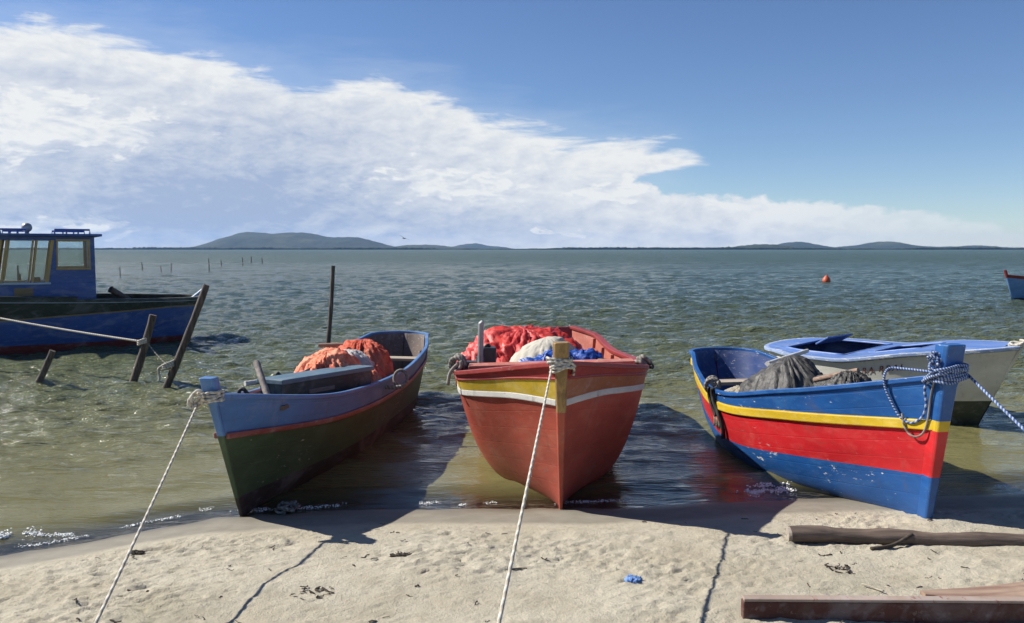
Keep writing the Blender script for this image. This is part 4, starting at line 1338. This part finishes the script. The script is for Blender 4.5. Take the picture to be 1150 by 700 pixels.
g = random.Random(11)
for (px, py, r, n, lb) in ((449, 625, .040, 46, 'dark dry seaweed clump on the sand in front of the green and red boats'),
                           (154, 622, .030, 30, 'dark seaweed clump beside the rope at the left')):
    mb = MB(); weed_clump(mb, on_sand(px, py), r, n, g)
    tag(mb.build('seaweed_clump', MT['weed']), lb, 'seaweed', 'seaweed clumps on the sand')
mb = MB()
weed_clump(mb, on_sand(352, 668), .11, 16, g); weed_clump(mb, on_sand(944, 640), .08, 14, g)
for i in range(300):
    x = g.uniform(-2.6, 2.7); y = float(shore(x)) - g.uniform(.45, 2.35) ** 1.0
    if fbm(np.array([x * .9]), np.array([y * 1.2]), 2, 71)[0] < g.uniform(-.35, .45): continue
    z = ground_z(x, y); L = g.uniform(.003, .016) * (2 if g.random() < .08 else 1); a = g.uniform(0, 6.28)
    p = [Vector((x + L * (q - 1.5) * math.cos(a) + g.uniform(-.005, .005), y + L * (q - 1.5) * math.sin(a) * .7 + g.uniform(-.004, .004), z + g.uniform(0, .008))) for q in range(4)]
    mb.tube(spline(p, 2), g.uniform(.0012, .0050), 5, flat=.6)
tag(mb.build('seaweed_scraps', MT['weed']), 'tiny dark bits of dry weed strewn over the sand', 'seaweed', kind='stuff')

# foam: clusters of small bubbles at the water's edge
fm, t = newmat('white foam')
t.out(t.n('ShaderNodeBsdfPrincipled', None, Base_Color=(.82, .83, .80, 1), Roughness=.5, Subsurface_Weight=.0))
mb = MB(); g = random.Random(8)
def bubble(c, r):
    vs = []; n = 6
    for i, (k, h) in enumerate(((1, 0), (.85, .45), (.45, .72))):
        for j in range(n): vs.append(c + Vector((r * k * math.cos(j / n * 6.283 + i), r * k * math.sin(j / n * 6.283 + i), r * h)))
    vs.append(c + Vector((0, 0, r * .8)))
    fs = [(i * n + j, i * n + (j + 1) % n, (i + 1) * n + (j + 1) % n, (i + 1) * n + j) for i in range(2) for j in range(n)] + [(12 + j, 12 + (j + 1) % n, 18) for j in range(n)]
    mb.add(vs, fs)
def foam(px0, py0, px1, py1, n, spread, rm, hz=.02):
    a = P(px0, py0, .01); b = P(px1, py1, .01)
    for i in range(n):
        k = g.random(); c = a.lerp(b, k) + Vector((g.gauss(0, spread), g.gauss(0, spread * .55), 0))
        if fbm(np.array([c.x * 7.]), np.array([c.y * 9.]), 2, 5)[0] < -.05: continue
        c.z = max(ground_z(c.x, c.y), .004) + g.random() ** 3 * hz
        bubble(c, g.uniform(.25, 1) ** 2 * rm)
foam(-10, 606, 36, 597, 900, .030, .008, .035)
foam(34, 600, 104, 600, 520, .022, .0055, .012)
foam(845, 553, 882, 549, 900, .045, .0075, .012)
foam(850, 546, 885, 543, 260, .03, .009, .025)
foam(225, 573, 262, 566, 220, .03, .0045, .006)
foam(462, 566, 505, 562, 260, .03, .0045, .006)
for i in range(2600):
    x = g.uniform(-3.1, 3.4); y = float(shore(x)) + .10 + .05 * math.sin(x * 2.3) + .03 * math.sin(x * 6.1 + 1) + g.gauss(0, .018)
    if fbm(np.array([x * 2.4]), np.array([y * 3.]), 3, 15)[0] < .10: continue
    bubble(Vector((x, y, max(ground_z(x, y), .005))), g.uniform(.0018, .0048))
tag(mb.build('foam', fm, smooth=True), 'thin white foam at the water edge', 'foam', kind='stuff')

# ================================================================== far shore
def hill_mat(name, a, b):
    m, t = newmat(name)
    geo = t.n('ShaderNodeNewGeometry').outputs['Position']
    n1 = t.noise(geo, .012, 6, .65); n2 = t.noise(geo, .0035, 3)
    cc = t.mix(t.mapr(n1, .35, .65), c4(a), c4(b))
    cc = t.mix(t.m('MULTIPLY', t.mapr(n2, .56, .68), .6), cc, (.07, .08, .04, 1))
    t.out(t.n('ShaderNodeBsdfPrincipled', None, Base_Color=cc, Roughness=.95, Normal=t.bump(n1, .8, 12)))
    return m


MH = hill_mat('hill forest', (.012, .024, .016, 1), (.026, .04, .024, 1))


def hills(prof, Y, depth, seed, rough=.30):
    px = np.array([p[0] for p in prof], float); py = np.array([p[1] for p in prof], float)
    n = 220; X = np.linspace(px[0], px[-1], n)
    hz = np.maximum(280.3 - pchip(px, py, X), 0) / FPX * Y
    xs = (X - 575) / FPX * Y * 1.003
    k = np.linspace(-1, 1, 31)
    XX, KK = np.meshgrid(xs, k)
    env = np.cos(KK * np.pi / 2) ** 1.1
    Z = hz[None, :] * env
    nz = fbm(XX / 160 + seed, KK * depth / 160, 5, seed)
    Z = Z * (1 + rough * nz * (1 - .6 * env)) + 4.0 * fbm(XX / 30, KK * depth / 22, 3, seed + 4) * np.clip(Z / 12, 0, 1) - 1.2
    V = np.stack([XX, Y + KK * depth + 40 * fbm(XX / 300, KK, 2, seed + 9), Z], -1).reshape(-1, 3)
    o = np_mesh('hills', V, grid_faces(31, n), MH); tag(o, kind='structure')


hills([(140, 280), (165, 278.6), (200, 278), (232, 277), (250, 271), (262, 266), (275, 262), (285, 261), (310, 262.3), (335, 261.5), (350, 262.3), (375, 266), (400, 267), (420, 271), (445, 277), (460, 275), (480, 274.8), (510, 277), (545, 280)], 4000, 420, 3)
hills([(495, 280), (505, 278), (518, 275), (525, 274), (535, 273.6), (548, 276), (562, 277), (580, 280)], 6000, 400, 5)
hills([(808, 280), (820, 277.5), (840, 275), (860, 274), (878, 276), (890, 278), (905, 280)], 3000, 200, 7)
hills([(855, 280), (870, 276), (882, 272.5), (895, 271.5), (915, 275.5), (935, 278), (952, 276.6), (975, 274), (986, 271.3), (994, 271.2), (1010, 274.5), (1030, 276.5), (1050, 277), (1075, 276.8), (1095, 275.6), (1110, 277), (1135, 278), (1200, 277.5), (1260, 280)], 4800, 350, 8)


def treeline():
    """low wooded far shore, one mass too far off to count"""
    V = []; F = []
    n = 3200; xs = np.linspace(-2300, 2300, n); Y0 = 2600
    h = 7.0 + 3.2 * fbm(xs / 90, xs * 0, 4, 3) + 2.4 * np.maximum(fbm(xs / 25, xs * 0 + 4, 3, 6), 0) + 1.5 * perlin(xs / 7.0, xs * 0 + 2, 8)
    gap = sstep(-.25, .1, fbm(xs / 500, xs * 0 + 1.5, 2, 12))
    h = h * (.45 + .55 * gap)
    h = np.where(xs < (150 - 575) / FPX * Y0, h * .75, h)
    rows = []
    for dy, k in ((-6, 0), (-5, .6), (-1, .95), (2, 1.0), (8, .9), (30, .75), (60, .5), (70, 0)):
        rows.append(np.stack([xs, Y0 + dy + 25 * fbm(xs / 400, xs * 0, 2, 2), h * k * (1 + .2 * perlin(xs / 11, xs * 0 + dy, 4)) - (.6 if k == 0 else 0)], -1))
    V = np.stack(rows).reshape(-1, 3)
    m = hill_mat('shore trees', (.018, .030, .013, 1), (.04, .055, .022, 1))
    o = np_mesh('far_treeline', V, grid_faces(len(rows), n), m)
    tag(o, 'thin dark line of trees along the far shore', 'treeline', kind='stuff')


treeline()

# ================================================================== haze
m, t = newmat('thin sea haze')
vol = t.n('ShaderNodeVolumePrincipled', None, Color=(.30, .55, 1.0, 1), Density=.000055, Anisotropy=.25)
oo = t.n('ShaderNodeOutputMaterial'); t.t.links.new(vol.outputs[0], oo.inputs['Volume'])
mb = MB(); mb.box((0, 0, 58), (14400, 14400, 124)); o = mb.build('haze', m); tag(o, kind='stuff')

# ================================================================== sky
w = bpy.data.worlds.new('World'); bpy.context.scene.world = w; w.use_nodes = True
T = NT(w)
el_sun = math.asin(SUN_V.z); az_sun = math.atan2(SUN_V.x, SUN_V.y)
sky = T.n('ShaderNodeTexSky', {'sky_type': 'NISHITA', 'sun_disc': False, 'sun_elevation': el_sun, 'sun_rotation': az_sun % (2 * math.pi),
                               'altitude': 1800.0, 'air_density': 1.0, 'dust_density': .15, 'ozone_density': 3.0})
gen = T.n('ShaderNodeTexCoord').outputs['Generated']
sx = T.n('ShaderNodeSeparateXYZ', None, Vector=gen)
az = T.m('MULTIPLY', T.m('ARCTAN2', sx.outputs[0], sx.outputs[1]), 57.29578)
el = T.m('MULTIPLY', T.m('ARCSINE', sx.outputs[2]), 57.29578)


def curve(pts):
    """elevation in degrees as a function of azimuth in degrees"""
    nd = T.n('ShaderNodeFloatCurve')
    cu = nd.mapping.curves[0]
    while len(cu.points) > 2: cu.points.remove(cu.points[1])
    pp = sorted(pts)
    cu.points[0].location = ((pp[0][0] + 45) / 90, (pp[0][1] + 2) / 20); cu.points[1].location = ((pp[-1][0] + 45) / 90, (pp[-1][1] + 2) / 20)
    for a, e in pp[1:-1]: cu.points.new((a + 45) / 90, (e + 2) / 20)
    for q in cu.points: q.handle_type = 'AUTO_CLAMPED'
    nd.mapping.extend = 'HORIZONTAL'
    nd.mapping.update()
    T.set(nd, 'Value', T.m('DIVIDE', T.m('ADD', az, 45.0), 90.0))
    return T.m('SUBTRACT', T.m('MULTIPLY', nd.outputs[0], 20.0), 2.0)


E1 = curve([(-45, 10.5), (-38.6, 11.4), (-30.6, 12.7), (-27.7, 13.1), (-24.9, 13.2), (-21.2, 12.4), (-18, 12.0), (-15.9, 11.4), (-13.7, 10.9), (-10.3, 11.2), (-5.9, 10.6), (-3.5, 9.8), (-2.2, 8.9),
            (0, 8.5), (4.5, 7.6), (9, 7.2), (11.5, 6.8), (12.6, 6.0), (13.6, 5.0), (14.6, 3.0), (16, 1.0), (45, -1)])
F1 = curve([(-45, -2), (6, -2), (7.6, 3.0), (8.7, 4.8), (11.5, 5.4), (15.5, 5.5), (45, 5.5)])
E2 = curve([(-45, 2), (0, 3.4), (6.5, 4.3), (8.2, 4.75), (9.2, 4.5), (10.4, 3.8), (14.1, 3.5), (18.5, 3.2), (24, 2.55), (27.6, 2.0), (31.1, 1.2), (45, .8)])
pv = T.n('ShaderNodeCombineXYZ', None, X=az, Y=el, Z=0.0).outputs[0]


def fnoise(scale, detail=6, rough=.6, dist=0.0, ang=0, sc=(1, 1, 1), off=(0, 0, 0)):
    mp = T.n('ShaderNodeMapping', None, Vector=pv, Location=off, Rotation=(0, 0, R_(ang)), Scale=sc).outputs[0]
    return T.noise(mp, scale, detail, rough, dist)


nb_ = fnoise(.20, 7, .62, .6, 0, (1, 1.7, 1))
nf = fnoise(.42, 6, .62, .3, -24, (.42, 2.3, 1))
nc = fnoise(.75, 6, .58, .2, 0, (1, 1.5, 1), (3, 7, 0))
ctr_ = lambda s_: T.m('SUBTRACT', s_, .5)
d1_ = T.m('SUBTRACT', E1, el)
e1n = T.m('ADD', d1_, T.m('ADD', T.m('MULTIPLY', ctr_(nb_), 2.2), T.m('MULTIPLY', ctr_(nf), 4.2)))
m1 = T.mapr(e1n, -.35, 1.15)
m1 = T.m('MULTIPLY', m1, T.mapr(T.m('ADD', T.m('SUBTRACT', el, F1), T.m('MULTIPLY', ctr_(nf), 1.6)), -.25, .25))
e2n = T.m('ADD', T.m('SUBTRACT', E2, el), T.m('ADD', T.m('MULTIPLY', ctr_(nc), 1.7), T.m('MULTIPLY', ctr_(nf), .6)))
m2 = T.m('MULTIPLY', T.mapr(e2n, -.1, .38), T.mapr(az, 14.0, 34.0, 1.0, .45))
wisp = T.m('MULTIPLY', T.mapr(T.m('ADD', T.m('SUBTRACT', T.m('ADD', E1, 1.2), el), T.m('MULTIPLY', ctr_(nf), 5)), -1.4, 2.6), .22)
wisp = T.m('MULTIPLY', wisp, T.mapr(az, 14.0, 6.0))
m1 = T.m('MULTIPLY', m1, T.mapr(az, -110.0, -65.0))
mask = T.m('MAXIMUM', T.m('MAXIMUM', m1, m2), T.m('MULTIPLY', wisp, T.mapr(el, 2.0, 5.0)), clamp=True)


def blob(ca, ce, ra, re):
    a = T.m('DIVIDE', T.m('SUBTRACT', az, ca), ra); b = T.m('DIVIDE', T.m('SUBTRACT', el, ce), re)
    return T.m('EXPONENT', T.m('MULTIPLY', T.m('ADD', T.m('MULTIPLY', a, a), T.m('MULTIPLY', b, b)), -1.0))


# relief: the same billow noise compared with itself one step towards the sun
ba_ = fnoise(.34, 7, .6, .5, 0, (1, 1.9, 1), (1, 2, 0)); bb2 = fnoise(.34, 7, .6, .5, 0, (1, 1.9, 1), (1 + .55, 2 - .9, 0))
rel = T.m('MULTIPLY', T.m('SUBTRACT', ba_, bb2), 1.0)
fine = T.m('MULTIPLY', ctr_(fnoise(1.1, 5, .65, .3, -12, (.5, 1.6, 1))), 1.0)
cu1 = fnoise(.62, 7, .62, .4, 4, (.6, 1.6, 1), (5, 3, 0))
cu2 = fnoise(.62, 7, .62, .4, 4, (.6, 1.6, 1), (5.25, 2.55, 0))
s = T.m('ADD', .80, T.m('MULTIPLY', T.mapr(d1_, 2.6, .3), .22))
for ca, ce, ra, re, am in ((-17, 3.8, 11, 3.4, .66), (-25, 1.6, 13, 2.6, .50), (-16, 8.0, 9, 1.7, .30), (-1.5, 1.6, 8, 1.2, .40), (19, 1.1, 9, 1.1, .14),
                           (-28, 10.1, 5, .7, .30), (-27, 5.3, 5, .8, .25)):
    s = T.m('SUBTRACT', s, T.m('MULTIPLY', blob(ca, ce, ra, re), am))
s = T.m('ADD', s, T.m('MULTIPLY', rel, 1.05))
s = T.m('ADD', s, T.m('MULTIPLY', fine, .50))
s = T.m('ADD', s, T.m('MULTIPLY', ctr_(fnoise(2.1, 6, .65, .4, 6, (.6, 1.5, 1), (2, 9, 0))), .42))
# cumulus heads: crisp bright lumps lit from the upper left
heads = T.m('MAXIMUM', T.m('MAXIMUM', blob(-28.5, 7.4, 6.5, 2.0), T.m('MULTIPLY', blob(-4.5, 4.3, 6.0, 1.5), .9)), T.m('MAXIMUM', T.m('MULTIPLY', blob(-27.3, 1.2, 3.6, .75), 1.35), T.m('MULTIPLY', blob(7.5, 3.9, 4.5, .9), .8)))
hm = T.mapr(T.m('ADD', T.m('MULTIPLY', heads, .34), cu1), .66, .76)
hl = T.m('ADD', .45, T.m('MULTIPLY', T.m('SUBTRACT', cu1, cu2), 2.6))
s = T.m('ADD', s, T.m('MULTIPLY', T.m('MULTIPLY', hm, hl), .62), clamp=True)
pm = T.mapr(T.m('ADD', T.m('MULTIPLY', T.m('MAXIMUM', blob(-26.6, 1.15, 2.6, .55), T.m('MAXIMUM', blob(-30.2, 1.0, 3.0, .5), T.m('MAXIMUM', T.m('MULTIPLY', blob(3.5, 1.1, 4.5, .45), .8), T.m('MULTIPLY', blob(14, 1.6, 4.0, .5), .8)))), .42), cu1), .72, .80)
s = T.m('MAXIMUM', s, T.m('MULTIPLY', pm, T.m('ADD', .80, T.m('MULTIPLY', T.m('SUBTRACT', cu1, cu2), 1.6))), clamp=True)
ccol = T.mix(T.mapr(s, .0, 1.0, 0, 1, False), (.40, .49, .68, 1), (.93, .94, .93, 1))
cl = T.n('ShaderNodeBackground', None, Color=ccol, Strength=.62)
sb = T.n('ShaderNodeBackground', None, Color=T.n('ShaderNodeHueSaturation', None, Saturation=1.10, Hue=.507, Color=sky.outputs[0]).outputs[0], Strength=.074)
mx = T.n('ShaderNodeMixShader', None, i0=T.m('MULTIPLY', mask, .97), i1=sb, i2=cl)
ow = T.n('ShaderNodeOutputWorld'); T.t.links.new(mx.outputs[0], ow.inputs[0])

sl = bpy.data.lights.new('sun', 'SUN'); sl.energy = 5.0; sl.angle = R_(.53); sl.color = (1.0, .95, .87)
so = bpy.data.objects.new('sun', sl); C.objects.link(so); so.rotation_euler = SUN_V.to_track_quat('Z', 'Y').to_euler(); so.location = SUN_V * 30

# ================================================================== camera and render settings
cd = bpy.data.cameras.new('camera'); co = bpy.data.objects.new('camera', cd); C.objects.link(co)
co.location = (0, 0, CAMH); co.rotation_euler = (math.pi / 2 - PITCH, 0, 0)
cd.sensor_fit = 'HORIZONTAL'; cd.sensor_width = 36; cd.lens = FPX / 1150 * 36
cd.clip_start = .05; cd.clip_end = 30000
sc = bpy.context.scene
sc.camera = co
sc.view_settings.view_transform = 'Standard'; sc.view_settings.look = 'None'; sc.view_settings.gamma = 1; sc.view_settings.exposure = 0.62
sc.view_settings.use_curve_mapping = False
sc.cycles.use_denoising = True
sc.cycles.max_bounces = 6; sc.cycles.diffuse_bounces = 3; sc.cycles.glossy_bounces = 3; sc.cycles.transparent_max_bounces = 12; sc.cycles.volume_bounces = 1
sc.cycles.use_adaptive_sampling = True; sc.cycles.adaptive_threshold = .02
sc.cycles.caustics_reflective = False; sc.cycles.caustics_refractive = False
